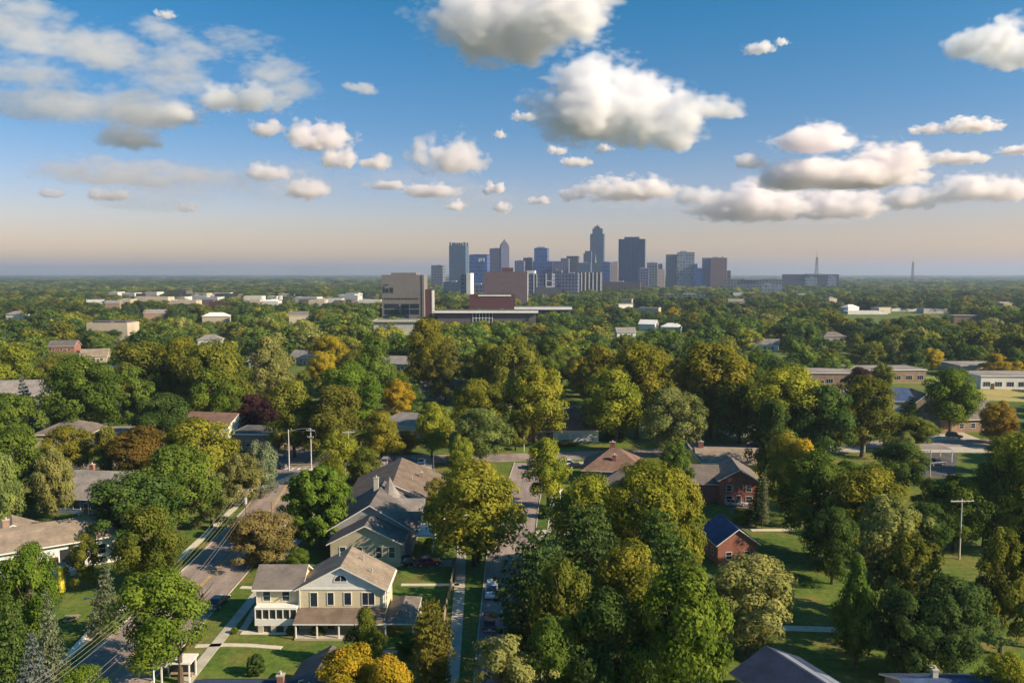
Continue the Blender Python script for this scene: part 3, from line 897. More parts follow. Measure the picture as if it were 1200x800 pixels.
h.root.scale = (.88, .88, .88)
h.done((832, 608, 892, 650))
# --- lower right: dark roof with skylight bands
_q = P(900, 755, 6.6); p0 = Vector((_q.x + 4.6, _q.y - 12.0, 0))
h = House('skylight_roofed_house', 'dark blue roofed house with pale panels at the bottom right of the photo', p0, R(22))
h.block(-4.6, 4.6, -8, 12.5, 0, 4.2, 'grey_siding', 'gable', 'y', 2.1, .5, 'navy_shingle')
def panels(b):
    sl = 2.1 / 4.6
    for (x0, x1, y0, y1) in ((.5, 2.2, 1.0, 11.8), (2.45, 4.4, 0.6, 7.5)):
        z = lambda x: 4.2 + 2.1 - sl * x + .27
        b.face(((x0, y0, z(x0)), (x1, y0, z(x1)), (x1, y1, z(x1)), (x0, y1, z(x0))))
        b.face(((x0, y0, z(x0)), (x0, y0, z(x0) - .1), (x1, y0, z(x1) - .1), (x1, y0, z(x1))))
M['panel'] = mat_noise('roof_panel', (0.24, 0.27, 0.33), 0.15, 1.0, 0.35)
h.part('roof_panel', 'panel', panels)
h.window('l', -4.6, -4, 1.4); h.window('l', -4.6, -8, 1.4)
h.done((868, 754, 965, 800))
_q = P(1110, 794, 5.0); p0 = Vector((_q.x, _q.y - 4.5, 0))
h = House('low_blue_roofed_house', 'low house with dull blue roof cut by the bottom edge', p0)
h.block(-5, 5, 0, 8.6, 0, 3.2, 'grey_siding', 'gable', 'x', 1.7, .5, 'blue_shingle')
h.window('f', 0, -2, 1.2); h.window('f', 0, 2, 1.2)
h.chimney(-1.4, 4.6, 4.6, 5.9, .6, 'concrete_wall'); h.done((1075, 790, 1145, 800))

# --- right, middle distance
p0 = P(1140, 506)
h = House('grey_roofed_house', 'brick house with large plain grey roof right of the tall green maple', p0, R(8))
h.block(-11, 9, 0, 13, 0, 4.4, 'brown_brick', 'gable', 'x', 4.6, .7, 'grey_shingle')
for x in (-8, -4, 0, 6): h.window('f', 0, x, 1.3, 1.5, 1.5)
h.door('f', 0, 3); h.window('l', -11, -6, 1.4)
h.done((1122, 464, 1190, 502))
p0 = P(1094, 541)
h = House('carport', 'pale flat-roofed carport on posts at the kerb of the round car park', p0, R(-4), 'carport')
h.roof(-5.5, 5.0, 0, 7, 3.0, 'flat', 'x', 0, .2, 'flat_roof')
for x in (-5.3, 4.8):
    for y in (.2, 6.8): h.post(x, y, 0, 3.0, .1, name='carport_post')
h.done((1074, 518, 1116, 532))
p0 = P(1044, 482)
h = House('blue_roofed_hall', 'low hall with broad blue roof in front of the school', p0, R(-5), 'building')
h.block(-15, 8, 0, 14, 0, 4.0, 'grey_siding', 'gable', 'x', 3.6, .6, 'blue_shingle')
h.block(8.003, 15, -2, 12, 0, 4.0, 'brown_brick', 'gable', 'y', 2.8, .5, 'brown_shingle')
for x in (-12, -8, -4, 0, 4): h.window('f', 0, x, 1.4, 1.6, 1.5)
h.done((1030, 446, 1084, 476))
# --- school wings at the right
for k, (x0, x1, yt, yb, w_, r_, lab) in enumerate((
        (948, 1012, 420, 452, 'brown_brick', 'flat_roof', 'long tan flat-roofed school wing behind the purple tree'),
        (1004, 1086, 421, 448, 'brown_brick', 'flat_roof', 'brick school wing with pale roof left of the gold tree'),
        (1125, 1180, 424, 442, 'tan_siding', 'flat_roof', 'pale flat-roofed school wing beside the yellow tree'),
        (1150, 1245, 437, 456, 'white_siding', 'flat_roof', 'white-walled school wing at the far right'))):
    d = P((x0 + x1) / 2, yb).y
    A = at(x0, yb, d); B = at(x1, yb, d); T = at(x0, yt, d)
    hgt = max(4.0, min(5.6, T.z))
    h = House('school_wing', lab, ((A.x + B.x) / 2, d), R((-2, 3, 0, -2)[k]), 'school', 'school wings')
    W = B.x - A.x
    h.block(-W / 2, W / 2, 0, 18, 0, hgt, w_, 'flat', 'x', 0, .4, r_)
    n = int(W / 5)
    for i in range(n): h.window('f', 0, -W / 2 + (i + .5) * W / n, 1.2, 3.0, 2.0, bars=(2, 0))
    h.door('f', 0, -W / 2 + W / n, 1.6, 2.4)
    h.done((x0, yt - 1, x1, min(yb, 446)), d)
# --- left, farther: big grey roof and small roofs
p0 = P(42, 478)
h = House('grey_hall', 'low hall with wide pale grey roof at the left edge', p0, R(10), 'building')
h.block(-22, 12, 0, 16, 0, 5.0, 'grey_siding', 'gable', 'x', 4.6, .8, 'pale_shingle')
h.block(12.003, 20, -2, 10, 0, 4.2, 'brown_brick', 'gable', 'y', 2.6, .5, 'pale_shingle')
for x in (-16, -10, -4, 2, 8): h.window('f', 0, x, 1.4, 2, 1.8)
h.done((0, 440, 72, 468))

# --- scattered roofs seen through the far canopy
FARH = [(136, 446, 'white_siding', 'blue_shingle', 'white house with blue roof between the big green trees on the left'),
        (470, 512, 'white_siding', 'pale_shingle', 'pale house behind the yellow tree in the centre left'),
        (520, 466, 'grey_siding', 'slate_shingle', 'grey-roofed house deep in the trees left of centre'),
        (353, 424, 'grey_siding', 'pale_shingle', 'grey house between the gold trees and the olive tree'),
        (462, 432, 'tan_siding', 'pale_shingle', 'tan low house left of the tall gold-olive tree'),
        (110, 422, 'tan_siding', 'tan_shingle', 'tan low house with pale yard on the left'),
        (72, 410, 'red_brick', 'slate_shingle', 'red brick house with dark roof far on the left'),
        (734, 392, 'white_siding', 'pale_shingle', 'house with bright pale roof in the canopy below the big dark tower'),
        (786, 386, 'white_siding', 'flat_white', 'tiny white house in the canopy right of centre'),
        (596, 474, 'tan_siding', 'brown_shingle', 'brown-roofed house behind the yellow-green trees in the centre'),
        (310, 428, 'grey_siding', 'slate_shingle', 'slate-roofed house right of the large left crown'),
        (978, 398, 'grey_siding', 'grey_shingle', 'grey house half hidden left of the school'),
        (896, 408, 'white_siding', 'pale_shingle', 'pale house above the bright green tree right of centre'),
        (245, 402, 'white_siding', 'pale_shingle', 'small pale house in the left canopy'),
        (640, 452, 'grey_siding', 'slate_shingle', 'dark-roofed house directly behind the white-garage house'),
        (1010, 478, 'tan_siding', 'tan_shingle', 'tan house beside the cone-shaped tree on the right')]
for (x, y, wm, rm, lab) in FARH:
    q = P(x, y + 3)
    h = House('house', lab, q, R(random.uniform(-25, 25)), 'house')
    W = random.uniform(13, 18)
    h.block(-W / 2, W / 2, 0, 10, 0, 4.2, wm, random.choice(['gable', 'hip']), 'x', 3.2, .6, rm)
    for i in (-1, 0, 1): h.window('f', 0, i * W / 3.4, 1.2, 1.5, 1.5)
    h.door('f', 0, W / 6)
    s_ = FPX / q.y
    h.done((x - 7 * s_, y - 9 * s_, x + 7 * s_, y), q.y)

# ------------------------------------------------------------------ city and far buildings
M['f_teal'] = mat_facade('facade_teal', (0.07, 0.11, 0.17), (0.03, 0.07, 0.13), 9, 7.6, .7, .55)
M['f_blue'] = mat_facade('facade_blue', (0.04, 0.09, 0.22), (0.015, 0.06, 0.24), 7, 11, .85, .8, .2)
M['f_navy'] = mat_facade('facade_navy', (0.02, 0.05, 0.11), (0.012, 0.03, 0.08), 6, 60, .5, .98, .3)
M['f_grey'] = mat_facade('facade_grey', (0.15, 0.155, 0.18), (0.06, 0.09, 0.14), 8, 7.6, .7, .6, .25)
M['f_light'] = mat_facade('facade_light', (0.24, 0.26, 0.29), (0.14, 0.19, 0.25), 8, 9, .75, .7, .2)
M['f_purple'] = mat_facade('facade_purple', (0.13, 0.13, 0.20), (0.035, 0.06, 0.14), 7, 7.2, .6, .6, .25)
M['f_brown'] = mat_facade('facade_brown', (0.22, 0.13, 0.12), (0.07, 0.055, 0.065), 7, 7.2, .5, .55, .3)
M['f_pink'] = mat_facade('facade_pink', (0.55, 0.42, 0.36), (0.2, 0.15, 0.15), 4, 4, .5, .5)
M['f_dark'] = mat_facade('facade_dark', (0.07, 0.08, 0.10), (0.03, 0.04, 0.06), 3.6, 3.8, .6, .5)
M['f_red'] = mat_facade('facade_red', (0.085, 0.028, 0.032), (0.06, 0.022, 0.026), 7, 5, .25, .3, .6)
M['slab_wall'] = mat_noise('slab_wall', (0.18, 0.165, 0.16), 0.1, 0.15, 0.85, detail=8)
M['f_rose'] = mat_facade('facade_rose', (0.105, 0.075, 0.088), (0.08, 0.06, 0.072), 5, 4.2, .45, .4, .6)
M['shed_white'] = mat_noise('shed_white', (0.52, 0.50, 0.48), 0.25, 0.04, 0.8, detail=8)
M['shed_cream'] = mat_noise('shed_cream', (0.45, 0.38, 0.29), 0.25, 0.04, 0.8, detail=8)
M['roof_dark'] = mat_noise('roof_dark', (0.09, 0.09, 0.10), .2, .1, .9)
M['sign_white'] = mat_noise('sign_white', (0.8, 0.8, 0.8), .05, 1, .6)

class Tower:
    def __init__(s, name, label, x0, x1, D, yaw=0.0, cat='tower', group=None):
        a = at(x0, 330, D); c = at(x1, 330, D)
        s.D = D; s.W = c.x - a.x; s.cx = (a.x + c.x) / 2; s.yaw = yaw
        yaw = yaw or (R(-12) if D > 1300 else 0.0)
        s.root = empty(name, (s.cx, D, 0), yaw, label, cat, group)
        s.n = 0
    def X(s, px): return at(px, 330, s.D).x - s.cx
    def Z(s, py): return at(600, py, s.D).z
    def seg(s, x0, x1, y0, y1, z0, z1, m, name='wall', top=True):
        b = MB(); b.box(x0, x1, y0, y1, z0, z1, 0, bottom=False)
        if top:
            b.f.pop(); b.m.pop(); del b.v[-4:]
            b.face(((x0, y0, z1), (x1, y0, z1), (x1, y1, z1), (x0, y1, z1)), 1)
        return b.build(name, [M[m], M['roof_dark']], s.root)
    def parapet(s, x0, x1, y0, y1, z, m, hgt=2.0, t=.8):
        b = MB()
        b.box(x0, x1, y0, y0 + t, z, z + hgt); b.box(x0, x1, y1 - t, y1, z, z + hgt)
        b.box(x0, x0 + t, y0 + t, y1 - t, z, z + hgt); b.box(x1 - t, x1, y0 + t, y1 - t, z, z + hgt)
        return b.build('parapet', M[m], s.root)
    def unit(s, x, y, z, w=8, h=3.5, m='metal_grey'):
        b = MB(); b.box(x - w / 2, x + w / 2, y - w / 3, y + w / 3, z + .01, z + h); return b.build('rooftop_unit', M[m], s.root)

def simple_tower(name, label, x0, x1, yt, D, m, depth=None, yaw=0, cat='tower', group=None, unit=True):
    t = Tower(name, label, x0, x1, D, yaw, cat, group)
    W = t.W; z = t.Z(yt); d = depth or max(W * .8, 18)
    t.seg(-W / 2, W / 2, 0, d, 0, z, m)
    t.parapet(-W / 2, W / 2, 0, d, z + .01, m, 1.6)
    if unit: t.unit(random.uniform(-W / 5, W / 5), d / 2, z, W * .3, 3.5)
    return t

simple_tower('office_tower', 'short grey-blue tower leftmost of the skyline', 505, 519, 311.5, 2300, 'f_grey')
# crenellated slab
t = Tower('crowned_tower', 'tall dark slab tower with a spiky crown at the left of the skyline', 526, 546, 2500)
W = t.W; z = t.Z(287.5); t.seg(-W / 2, W / 2, 0, 38, 0, z, 'f_teal')
for i in range(7):
    x = -W / 2 + (i + .5) * W / 7
    for y in (1.5, 36): t.seg(x - 2.2, x + 2.2, y - 1.4, y + 1.4, z + .01, z + (10 if i in (0, 6) else 8), 'f_dark', 'crown_fin')
t.unit(0, 19, z, 24, 5)
t = simple_tower('blue_glass_tower', 'bright blue glass tower with white roof lettering', 549.5, 571, 299, 2350, 'f_blue', 36)
t.seg(-t.W / 2 + 5, t.W / 2, 2, 34, t.Z(299) + .02, t.Z(298), 'f_blue', 'crown')
def sign(b):
    zb, zt = t.Z(306.5), t.Z(302.5)
    H = zt - zb; x = t.X(561.0)
    w_ = t.X(562.7) - t.X(561.0)
    # W-like, E-like and round marks
    b.box(x, x + w_ * .3, -.6, -.05, zb, zt); b.box(x + w_ * .7, x + w_, -.6, -.05, zb, zt); b.box(x + w_ * .3, x + w_ * .7, -.6, -.05, zb, zb + H * .45)
    x += w_ * 1.5
    b.box(x, x + w_ * .35, -.6, -.05, zb, zt); b.box(x + w_ * .35, x + w_, -.6, -.05, zt - H * .25, zt); b.box(x + w_ * .35, x + w_ * .8, -.6, -.05, zb + H * .35, zb + H * .6)
    x += w_ * 1.8
    b.box(x, x + w_ * .3, -.6, -.05, zb, zt); b.box(x + w_ * .7, x + w_, -.6, -.05, zb, zt); b.box(x + w_ * .3, x + w_ * .7, -.6, -.05, zt - H * .3, zt); b.box(x + w_ * .3, x + w_ * .7, -.6, -.05, zb + H * .3, zb + H * .5)
b = MB(); sign(b); b.build('lettering', M['sign_white'], t.root)
simple_tower('office_tower', 'pale blue-grey slab tower beside the pointed tower', 573.5, 587, 291.5, 2600, 'f_purple', 34)
# spire tower
t = Tower('pointed_tower', 'slender tower with a pointed spire left of centre in the skyline', 587, 597, 2550, R(12))
W = t.W; z = t.Z(290); t.seg(-W / 2, W / 2, 0, W, 0, z, 'f_purple', top=False)
b = MB(); z1 = t.Z(285.5); k = W / 2
lv = [(k, z), (k * .72, z1), (k * .2, t.Z(282)), (.2, t.Z(279.5))]
for (ra, za), (rb, zb) in zip(lv[:-1], lv[1:]):
    A = [(-ra, k - ra, za), (ra, k - ra, za), (ra, k + ra, za), (-ra, k + ra, za)]
    B = [(-rb, k - rb, zb), (rb, k - rb, zb), (rb, k + rb, zb), (-rb, k + rb, zb)]
    for i in range(4):
        j = (i + 1) % 4; b.face((A[i], A[j], B[j], B[i]))
b.build('spire', M['f_dark'], t.root)
simple_tower('office_block', 'low purple-grey block right of the pointed tower', 603, 614, 306, 2450, 'f_purple')
simple_tower('office_block', 'stepped purple-blue block left of the dark mid tower', 613, 623.5, 302.5, 2500, 'f_purple')
t = Tower('stepped_tower', 'dark blue tower on a wider base left of the tallest tower', 624, 647, 2450)
W = t.W; t.seg(-W / 2, W / 2, 0, 44, 0, t.Z(306), 'f_blue')
t.seg(t.X(625.5), t.X(641), 3, 38, t.Z(306) + .01, t.Z(290.5), 'f_blue', 'tower_shaft'); t.unit(t.X(633), 20, t.Z(290.5), 26, 4)
t = Tower('stepped_block', 'stepped slate-blue block with a bright side wall in mid skyline', 647, 666, 2350)
W = t.W; t.seg(-W / 2, W / 2, 0, 30, 0, t.Z(306), 'f_purple'); t.seg(t.X(657), W / 2, 0.5, 29, t.Z(306) + .01, t.Z(302.5), 'f_purple', 'upper_storeys')
t = Tower('office_tower', 'grey tower with dark cornice left of the tallest tower', 664, 677, 2400)
W = t.W; t.seg(-W / 2, W / 2, 0, 34, 0, t.Z(302), 'f_dark'); t.seg(-W / 2 - 1, W / 2 + 1, -1, 35, t.Z(302) + .01, t.Z(300), 'f_dark', 'cornice')
t.seg(-W / 2 + 1.5, -W / 2 + 7, -.8, -.05, 0, t.Z(304), 'f_light', 'pilaster_or_lit_strip')  # pale strip paints the sunlit side wall of the neighbouring block
# tallest
t = Tower('tallest_tower', 'tallest tower of the skyline with a stepped crown', 691, 707, 2600)
W = t.W; z = t.Z(274); t.seg(-W / 2, W / 2, 0, 42, 0, z, 'f_teal')
t.seg(t.X(693.5), t.X(705), 5, 37, z + .01, t.Z(267.5), 'f_teal', 'upper_storeys')
t.seg(t.X(695.5), t.X(701.5), 12, 30, t.Z(267.5) + .01, t.Z(265), 'f_dark', 'crown'); t.seg(t.X(698), t.X(699.4), 18, 23, t.Z(265) + .01, t.Z(263), 'f_dark', 'finial')
b = MB(); b.prism([(t.X(697), t.Z(308)), (t.X(699), t.Z(308)), (t.X(697.5), t.Z(297))], -.5, -.05, axis='y'); b.build('bright_panel', M['flat_white'], t.root)
t = Tower('rounded_tower', 'slim shoulder-topped tower standing before the tallest tower', 683.5, 692.5, 2500)
W = t.W; t.seg(-W / 2, W / 2, 0, 26, 0, t.Z(297), 'f_teal'); t.seg(-W / 2 + 4, W / 2, 2, 24, t.Z(297) + .01, t.Z(294), 'f_teal', 'crown')
simple_tower('office_block', 'slate block between the tallest tower and the big dark tower', 676, 692, 308.5, 2300, 'f_teal')
simple_tower('office_block', 'blue block right of the tallest tower', 705, 714.5, 307.5, 2350, 'f_blue')
simple_tower('office_block', 'pink sunlit block beside the big dark tower', 714.5, 724, 307.5, 2550, 'f_pink')  # pink facade colour paints the sunlit look of this block
# big dark tower
t = Tower('dark_tower', 'broad dark navy tower with vertical ribs, widest of the tall towers', 724.5, 755, 2400)
W = t.W; z = t.Z(280); t.seg(-W / 2, W / 2, 0, 50, 0, z, 'f_navy')
for i in range(11):
    x = -W / 2 + i * W / 10
    t.seg(max(-W / 2, x - .7), min(W / 2, x + .7), -1.2, -.05, 0, z, 'f_blue', 'rib')
t.seg(t.X(731), t.X(748), 4, 46, z + .01, t.Z(277.5), 'f_navy', 'penthouse')
simple_tower('office_block', 'grey block at the foot of the big dark tower on its right', 748, 760, 315, 2150, 'f_purple')
simple_tower('office_block', 'grey flat-topped block right of the big dark tower', 758, 770, 308.5, 2250, 'f_grey')
t = simple_tower('office_block', 'small pinkish block with open rooftop frame', 769, 779, 316, 2250, 'f_pink', unit=False)
t.seg(t.X(771), t.X(776), 4, 12, t.Z(316) + .01, t.Z(309), 'f_dark', 'roof_frame')
t = Tower('glass_tower', 'twin-faced grey and pale glass tower right of centre', 780, 813, 2300, R(0))
t.seg(t.X(780), t.X(793), 4, 50, 0, t.Z(298), 'f_grey'); t.seg(t.X(793) + .02, t.X(813), 0, 50, 0, t.Z(295.5), 'f_light', 'lit_face'); t.unit(t.X(800), 20, t.Z(295.5), 18, 4)  # paler right half paints the sunlit face, grey half the shaded one
t = Tower('blue_annex_tower', 'stepped small blue glass building beside the pale glass tower', 812.5, 823, 2280)
t.seg(t.X(812.5), t.X(817), 0, 26, 0, t.Z(309), 'f_blue'); t.seg(t.X(817) + .02, t.X(823), 2, 26, 0, t.Z(314), 'f_blue', 'lower_wing')
t = Tower('brown_tower', 'reddish-brown boxy tower rightmost of the tall ones', 823, 851, 2300)
t.seg(t.X(823), t.X(832.5), 3, 48, 0, t.Z(302), 'f_purple'); t.seg(t.X(832.5) + .02, t.X(851), 0, 48, 0, t.Z(302), 'f_brown', 'brown_wing')
t.unit(t.X(838), 20, t.Z(302), 14, 3); t.unit(t.X(846), 20, t.Z(302), 6, 4)
simple_tower('chimney_block', 'small dark block right of the brown tower', 852, 856, 317.5, 2300, 'f_dark', 14, unit=False)
# nearer blocks in front of the towers
t = Tower('striped_building', 'building with white vertical stripes below the tallest tower', 677, 704, 1750)
W = t.W; z = t.Z(319); t.seg(-W / 2, W / 2, 0, 32, 0, z, 'f_rose')
for i in range(7):
    x = -W / 2 + i * W / 6; t.seg(max(-W / 2, x - 1.1), min(W / 2 + .6, x + 1.1), -.9, -.05, 2, z, 'flat_white', 'pilaster_or_lit_strip')
simple_tower('office_block', 'plum-coloured block left of the striped building', 656, 677, 321, 1720, 'f_purple', group=None)
t.seg(-W / 2, W / 2, -10, -1, 0, 6, 'flat_white', 'canopy')
t = Tower('window_grid_building', 'grey building with white framed window bays behind the brick block', 618, 648, 1500)
W = t.W; z = t.Z(320.5); t.seg(-W / 2, W / 2, 0, 26, 0, z, 'f_purple')
for px in (618.5, 625.5, 629, 640, 647.3): t.seg(t.X(px) - .7, t.X(px) + .7, -.6, -.05, 4, z, 'flat_white', 'mullion')
t.seg(t.X(640) + .8, t.X(647.3) - .8, -.5, -.05, t.Z(329.5), t.Z(328.5), 'flat_white', 'transom')
t.seg(t.X(616), t.X(626), 4, 18, z + .01, t.Z(317), 'flat_white', 'roof_shed')
simple_tower('office_block', 'slate block behind the white framed window bays', 648, 658, 317, 1800, 'f_purple')
t = simple_tower('brick_block', 'large windowless plum brick block left of centre', 567, 618, 320, 1000, 'f_rose', 36, unit=False)
t.seg(t.X(588), t.X(601.5), 8, 24, t.Z(320) + .02, t.Z(313.5), 'f_red', 'stair_tower')
t.seg(t.W / 2 + .02, t.W / 2 + .9, 0, 1.5, 0, t.Z(320), 'flat_white', 'downpipe')
t = Tower('bright_sided_building', 'small building with a sunlit cream side left of the brick block', 539, 552, 1450)
W = t.W; t.seg(-W / 2, W / 2 - 8, 0, 20, 0, t.Z(321), 'f_grey'); t.seg(W / 2 - 7.98, W / 2, -2, 20, 0, t.Z(320), 'flat_white', 'lit_side')  # white segment paints the sunlit right side into the colour
t = simple_tower('red_brick_hall', 'long dark red brick hall in front of the plum block', 550, 604, 347, 850, 'f_red', 30, cat='building', unit=False)
t.seg(t.X(560), t.X(599), -.8, 31, t.Z(347) + .01, t.Z(345.6), 'flat_white', 'roof_edge')
t = Tower('flat_roofed_pavilion', 'long low pavilion with white roof edge and gridded glass front', 512, 628, 700, 0, 'building')
W = t.W; z = t.Z(366.5); t.seg(-W / 2, W / 2, 0, 26, 0, z, 'f_rose'); t.seg(-W / 2 - 2, W / 2 + 2, -3, 28, z + .01, t.Z(364), 'flat_white', 'roof_slab')
gx0, gx1 = t.X(554), t.X(577)
t.seg(gx0, gx1, -.3, -.02, 0, z - .5, 'glass', 'glass_front', top=False)
for i in range(7): t.seg(gx0 + i * (gx1 - gx0) / 6 - .2, gx0 + i * (gx1 - gx0) / 6 + .2, -.6, -.31, 0, z - .5, 'flat_white', 'mullion')
for k in range(1, 4): t.seg(gx0, gx1, -.55, -.33, z * k / 4.2, z * k / 4.2 + .3, 'flat_white', 'transom')
t = Tower('canopy_building', 'low building with bright rounded white canopy right of the red hall', 604, 669, 760, 0, 'building')
W = t.W; z = t.Z(362.5); t.seg(-W / 2, W / 2, 0, 22, 0, z, 'f_dark'); t.seg(-W / 2 - 1, W / 2 + 1, -4, 23, z + .01, t.Z(359.5), 'flat_white', 'roof_slab')
# hospital-like slab at the left of the city
t = Tower('concrete_block', 'tall blank concrete building with lower window bays standing left of the skyline', 447, 496.5, 800, R(-3))
W = t.W; z = t.Z(322); t.seg(-W / 2, W / 2, 0, 24, 0, z, 'slab_wall')
t.seg(t.X(458), t.X(487.5), 1, 23, z + .01, t.Z(319.5), 'slab_wall', 'penthouse')
t.seg(W / 2 - 1.6, W / 2 + .5, -.5, 3, 0, z, 'slab_wall', 'corner_fin')
for (a, c, yt, yb) in ((450, 467, 356, 361), (470, 479, 356, 361), (480.5, 491, 356, 361), (470, 479, 362.5, 368), (480.5, 491, 362.5, 368), (450, 467, 362.5, 368)):
    t.seg(t.X(a), t.X(c), -.25, -.03, t.Z(yb), t.Z(yt), 'glass', 'window_bay', top=False)
for i in range(10): t.seg(t.X(449 + i * 4.2), t.X(452 + i * 4.2), -.2, -.03, t.Z(350.8), t.Z(349.2), 'dark_opening', 'slot_window', top=False)
for (a, c, yt, yb) in ((448.5, 450.5, 336, 343), (451.5, 455, 338, 343), (456.5, 460.5, 337, 343), (449, 455, 333.5, 334.5)):
    t.seg(t.X(a), t.X(c), -.2, -.03, t.Z(yb), t.Z(yt), 'dark_opening', 'louvre', top=False)
t = simple_tower('boiler_house', 'narrow red brick block with a white corner right of the concrete building', 498, 508, 341, 780, 'f_red', 10, cat='building', unit=False)
t.seg(t.W / 2 - 1.8, t.W / 2 + .3, -.4, 3, 0, t.Z(340), 'flat_white', 'corner_fin')
t = simple_tower('pavilion', 'cream flat pavilion in front of the concrete building', 437, 490, 377, 640, 'concrete_wall', 16, cat='building', unit=False)
t.seg(-t.W / 2 - 1, t.W / 2 + 1, -1.5, 17, t.Z(377) + .02, t.Z(375), 'concrete_pale', 'roof_slab')
# right of the city
for (a, c, yt, D, m, lab) in ((850, 915, 328, 2100, 'f_grey', 'long low grey block right of the brown tower'),
        (893, 916, 334, 1900, 'f_light', 'white banded low building at the right end of downtown'),
        (919, 981, 322, 2500, 'f_dark', 'long dark low building below the lattice mast'),
        (944, 957, 325, 2400, 'f_light', 'pale block in front of the long dark building'),
        (970, 980, 324, 2400, 'f_light', 'pale end block right of the lattice mast'),
        (776, 826, 346, 1500, 'f_grey', 'low grey slab among trees below the glass tower'),
        (704, 750, 331, 1900, 'f_rose', 'low rose-grey block right of the striped building'),
        (628, 656, 338, 1250, 'f_dark', 'low dark building in trees behind the red hall'),
        (546, 570, 334, 1600, 'f_purple', 'low purple block between the sunlit cream side and the brick block'),
        (519, 540, 331, 1700, 'f_teal', 'low teal block at the foot of the crowned tower')):
    simple_tower('low_block', lab, a, c, yt, D, m, 24, cat='building')
for (a, c, yt, D, m, lab) in ((995, 1042, 366, 1000, 'flat_white', 'long pale flat-roofed shed in the canopy far right'),
        (1046, 1078, 363, 1080, 'flat_white', 'pale shed behind the long one far right'),
        (1084, 1112, 363, 1020, 'concrete_wall', 'pale shed with a small upper box far right'),
        (860, 884, 344, 1500, 'flat_white', 'small white shed right of downtown'),
        (926, 944, 345, 1450, 'flat_white', 'white shed below the lattice mast')):
    simple_tower('shed', lab, a, c, yt, D, m, 18, cat='building', unit=False)
# commercial strip at the far left
STRIP = [(126, 138, 343, 348, 'white'), (141, 158, 344, 349, 'white'), (137, 152, 352, 358, 'cream'), (157, 196, 349, 357, 'cream'),
         (170, 184, 343, 349, 'white'), (177, 197, 349.5, 356, 'white'), (195, 219, 341, 349, 'rose'), (199, 229, 353, 360, 'cream'),
         (222, 243, 347, 352, 'white'), (244, 262, 355, 361, 'red'), (285, 306, 348, 356, 'white'), (286, 304, 352, 358, 'cream'),
         (312, 324, 348, 353, 'white'), (344, 372, 349, 354, 'white'), (361, 380, 353, 359, 'cream'), (375, 400, 351, 357, 'white'),
         (392, 416, 345.5, 349, 'white'), (420, 446, 352.5, 357, 'white'), (250, 280, 345, 350, 'rose'), (306, 325, 354, 358, 'white')]
_r = random.Random(3)
for _ in range(22):
    _x = _r.uniform(128, 436); _y = _r.uniform(343.5, 353); _w = _r.uniform(9, 26)
    STRIP.append((_x, min(_x + _w, 446), _y, _y + _r.uniform(2.5, 5), _r.choice(['white', 'cream', 'rose', 'rose', 'white'])))
SM = {'white': 'shed_white', 'cream': 'shed_cream', 'rose': 'f_rose', 'red': 'f_red'}
nth = ['first', 'second', 'third', 'fourth', 'fifth', 'sixth', 'seventh', 'eighth', 'ninth', 'tenth', 'eleventh', 'twelfth', 'thirteenth', 'fourteenth', 'fifteenth', 'sixteenth', 'seventeenth', 'eighteenth', 'nineteenth', 'twentieth'] + ['twenty-' + q for q in ('first', 'second', 'third', 'fourth', 'fifth', 'sixth', 'seventh', 'eighth', 'ninth')]
cnt = {}
for (a, c, yt, yb, k) in sorted(STRIP):
    D = P(a, yb + 1.5).y
    i = cnt.get(k, 0); cnt[k] = i + 1
    tot = sum(1 for q in STRIP if q[4] == k)
    lab = ('red-roofed shop in the far-off commercial strip on the left' if k == 'red' else f'{nth[i]} from the left of the {k} flat-roofed sheds in the far commercial strip')
    t = simple_tower('warehouse', lab, a, c, yt, D, SM[k], 22, cat='warehouse', group='far commercial strip', unit=False)
    PROTECT.append((a, yt - .5, c, yt + .45 * (yb - yt), D))
t = simple_tower('school_hall', 'long pale two-part hall in the left middle distance', 99, 147, 381, 560, 'shed_cream', 18, cat='building', unit=False)
t.seg(t.X(104), t.X(126), 2, 16, t.Z(381) + .02, t.Z(376.5), 'f_rose', 'upper_storey'); t.seg(t.X(130), t.X(144), 2, 16, t.Z(381) + .02, t.Z(376.5), 'f_rose', 'upper_storey')
PROTECT += [(100, 376, 146, 384, 560), (447, 318, 498, 372, 800), (498, 339, 509, 352, 780), (550, 346, 604, 362, 850), (512, 362, 628, 376, 700), (604, 359, 669, 364, 760),
            (567, 318, 618, 350, 1000), (618, 318, 660, 336, 1500), (656, 318, 704, 343, 1700), (539, 318, 552, 334, 1450), (505, 300, 860, 328, 2300), (440, 374, 490, 384, 640),
            (995, 363, 1042, 373, 1000), (1046, 362, 1078, 370, 1080), (1084, 362, 1112, 370, 1020), (776, 340, 826, 348, 1500), (850, 325, 916, 343, 1900), (919, 320, 981, 335, 2400)]

# small roofs that show as specks in the far canopy
for i in range(26):
    D = random.uniform(620, 1500); px = random.uniform(10, 1190)
    if 420 < px < 700 and D > 600: continue
    q = at(px, 340, D)
    h = House('house', 'tiny pale roof half buried in the far canopy', (q.x, D), R(random.uniform(-30, 30)), 'house', 'far roofs in the canopy')
    W = random.uniform(14, 26); hh = random.uniform(5, 9)
    h.block(-W / 2, W / 2, 0, 12, 0, hh, random.choice(['white_siding', 'tan_siding', 'brown_brick']), random.choice(['gable', 'flat', 'hip']), 'x', 3.4, .5, random.choice(['pale_shingle', 'grey_shingle', 'flat_white', 'tan_shingle']))
    h.done(); k = FPX / D; yb = proj([[q.x, D, hh * .35]])[1][0]
    PROTECT.append((px - W * .5 * k, yb - 8 * k, px + W * .5 * k, yb, D))

